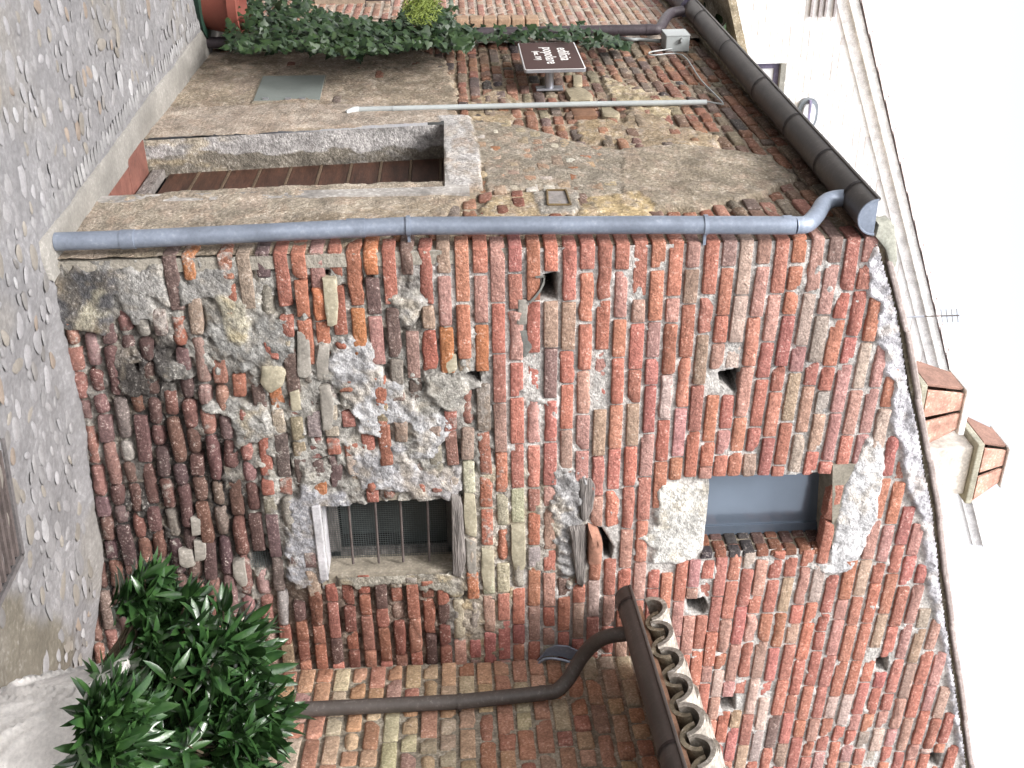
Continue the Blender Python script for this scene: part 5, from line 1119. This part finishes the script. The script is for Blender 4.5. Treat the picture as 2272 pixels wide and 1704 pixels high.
for dz0, dz1, do, di, nm, mt in ((-.08, .05, .03, -.05, 'eave_board', surf('pale_eave', (.90, .87, .86), .9)), (.05, .16, .10, -.05, 'verge_cornice', surf('white_eave', (.82, .80, .78), .9))):
    b = MB(); V = []
    for u in us:
        for dz in (dz0, dz1):
            for d in (do, di): V.append(BW.pt(u, float(rake(u))+dz, d))
    b.add(V, [(0, 1, 3, 2), (4, 6, 7, 5), (0, 4, 5, 1), (2, 3, 7, 6), (0, 2, 6, 4), (1, 5, 7, 3)]); b.build(nm, mt, bb_)
u = .2
while u < 6.5:
    V, Fc = coppo(BW.pt(u, float(rake(u))+.18, .06), BW.pt(u+.42, float(rake(u+.42))+.17, .06), .085, .07, (0, 0, 1)); b = MB(); b.add(V, Fc); b.build('verge_tile', surf('white_pale_tile', (.66, .58, .57), .9), bb_, True); u += .38
# corbelled corner with little shafts at the picture's edge
for x in (1797, 1815, 1828, 1848):
    p = BW.uv(x, 36); b = MB(); framebox(b, BW, p[0]-1.2, p[0], p[1]-.012, p[1]+.012, -.02, .05); b.build('string_course', surf('course_grey', (.40, .36, .36), .9), bb_)
lmp = empty('wall_lamp', tuple(BW.pt(*BW.uv(1789, 250), 0)), 'oval bulkhead lamp with dark rim on the pale building wall', 'wall lamp')
cu_, cv_ = BW.uv(1789, 250)
b = MB(); n = 24; hw, hh = .085, .16
def oval(hw, hh, d, rot=math.pi/2): 
    out = []
    for k in range(n):
        a = 2*math.pi*k/n; x = math.copysign(abs(math.cos(a))**.7, math.cos(a))*hh; z = math.copysign(abs(math.sin(a))**.7, math.sin(a))*hw; out.append(BW.pt(cu_+x, cv_+z, d))
    return out
b.prism(oval(.12, .185, .0), BW.n*.07); b.build('lamp_housing', surf('lamp_grey', (.17, .19, .21), .5), lmp)
b = MB(); b.prism(oval(.072, .135, .071), BW.n*.05); b.build('lamp_glass', surf('lamp_lens', (.65, .66, .72), .15, bump=0, spec=.6), lmp)
b = MB(); framebox(b, BW, cu_-.175, cu_+.175, cv_-.012, cv_+.012, .071, .13); b.build('lamp_guard', surf('lamp_guard_mat', (.2, .18, .28), .5), lmp)
# aerial
an = empty('tv_aerial', tuple(onY(2070, 706, 7)), 'tiny thin tv aerial sticking out above the roof line', 'aerial')
a0_, a1_ = onY(2050, 702, 7), onY(2128, 700, 7); b = MB(); b.tube([a0_, a1_], .008, 5); b.build('boom', m_bar, an)
for i in range(5): c_ = a0_*(1-.35-.15*i)+a1_*(.35+.15*i); b = MB(); b.tube([c_+np.array([-.06, .05, 0]), c_+np.array([.06, -.05, 0])], .005, 4); b.build('rod', m_steel, an)
b = MB(); b.tube([a0_, a0_-np.array([0, 0, 1.0])], .012, 6); b.build('mast', m_steel, an)
# ------------------------------------------------------------------ chimneys
YC = 2.2
def chimney(cx, zb, zt, wd, label, zbot, tilt):
    c = empty('chimney', (cx, YC, zbot), label, 'chimney', 'tile-hooded chimneys on the corner house roof'); dp_ = .42
    b = MB(); b.box((cx, YC+dp_/2, (zbot+zb)/2), (wd*.86, dp_*.86, zb-zbot)); b.build('shaft', m_chim, c, bevel=.01)
    b = MB(); b.box((cx, YC+dp_/2, zb+.025), (wd*1.1, dp_*1.1, .05)); b.build('ledge', surf('ledge_green', (.42, .40, .32), .9), c, bevel=.008)
    H = zt-zb-.05; z0_, z1_ = zb+.05, zb+.05+H; f = .60; xa, xb = cx-wd/2, cx+wd/2; ya, yb = YC, YC+dp_; xm, ym = cx-wd*.04, YC+dp_/2
    def T(x, y): return (xm+(x-xm)*f, ym+(y-ym)*f, z1_)
    def slab(p, q_, mat, t0, t1):
        p, q_ = np.array(p), np.array(q_); P0 = p*(1-t0)+q_*t0; P1 = p*(1-t1)+q_*t1; A0 = (*P0, z0_); A1 = (*P1, z0_); B1 = T(*P1); B0 = T(*P0)
        nrm = _n(np.cross(np.array(A1)-np.array(A0), np.array(B0)-np.array(A0))); b = MB(); b.prism([A0, A1, B1, B0], nrm*.022); b.build('hood_tile', mat, c, bevel=.004)
    m_br = surf('sooty_tile', (.24, .14, .11), .9, damt=.3)  # darker brown tile for the left and rear hood faces
    slab((xa, yb), (xa, ya), m_br, 0, .96); slab((xa, ya), (xb, ya), m_chimtile, .03, .47); slab((xa, ya), (xb, ya), m_chimtile, .56, .98); slab((xb, ya), (xb, yb), m_chimtile, 0, 1); slab((xb, yb), (xa, yb), m_br, 0, 1)
    b = MB(); b.box((cx, YC+dp_/2, zb+H+.08), (wd*.74, dp_*.8, .05)); b.build('cap_slab', surf('cap_white', (.72, .70, .70), .9), c, bevel=.01)
    return c
C1a, C1b = onY(2040, 925, YC), onY(2150, 925, YC); C2a, C2b = onY(2145, 1060, YC), onY(2235, 1060, YC)
w1 = onY(2050, 1005, YC)[0]-onY(2040, 860, YC)[0]; w2 = onY(2200, 1110, YC)[0]-onY(2200, 985, YC)[0]
chimney((onY(2090, 860, YC)[0]+onY(2090, 990, YC)[0])/2, C1a[2]-.04, C1b[2]-.04, abs(w1)*.92, 'left chimney with leaning clay tile hood and white cap slab', 4.1, 0)
chimney((onY(2190, 985, YC)[0]+onY(2190, 1110, YC)[0])/2, C2a[2]+.02, C2b[2]-.02, abs(w2)*.95, 'right and taller chimney with leaning clay tile hood', 4.1, 0)

# ------------------------------------------------------------------ unseen houses added around the viewpoint to shade and fill the alley
m_opp = surf('pale_plaster', (.66, .62, .56), .9, (.8, 1.15), (.9, 1.1), 2, 30, .3, damt=.3)
m_shut = surf('green_shutter', (.05, .08, .06), .6)
def plain_house(loc, wall, L_, Hh, dep, label):
    h = empty('unseen_shading_house', loc, label, 'house')
    b = MB(); framebox(b, wall, 0, L_, -.6, Hh, -dep, 0); b.build('wall', m_opp, h)
    b = MB(); framebox(b, wall, -.3, L_+.3, Hh, Hh+.12, -dep-.3, .35); b.build('roof', m_coppo, h)
    u = 1.2
    while u < L_-1.2:
        for v in (.9, 3.7):
            b = MB(); framebox(b, wall, u, u+.9, v, v+1.3, -.02, .03); w = b.build('window', m_conc, h)
            for q_ in (.03, .46): b = MB(); framebox(b, wall, u+q_, u+q_+.41, v+.04, v+1.26, .03, .06); b.build('shutter', m_shut, w)
        u += 2.4
W1 = Wall((-5.6, 11, 0), (0, -1)); W1.n = -W1.n; plain_house((-5.6, 2, -.1), W1, 16, 4.2, 4, 'unseen long plastered house added along the left side of the alley to shade it')
W2 = Wall((-5, -9.5, 0), (1, 0)); W2.n = -W2.n; plain_house((0, -9.5, -.1), W2, 13, 4.6, 4, 'unseen plastered house with green shutters added behind the viewpoint for its shade')
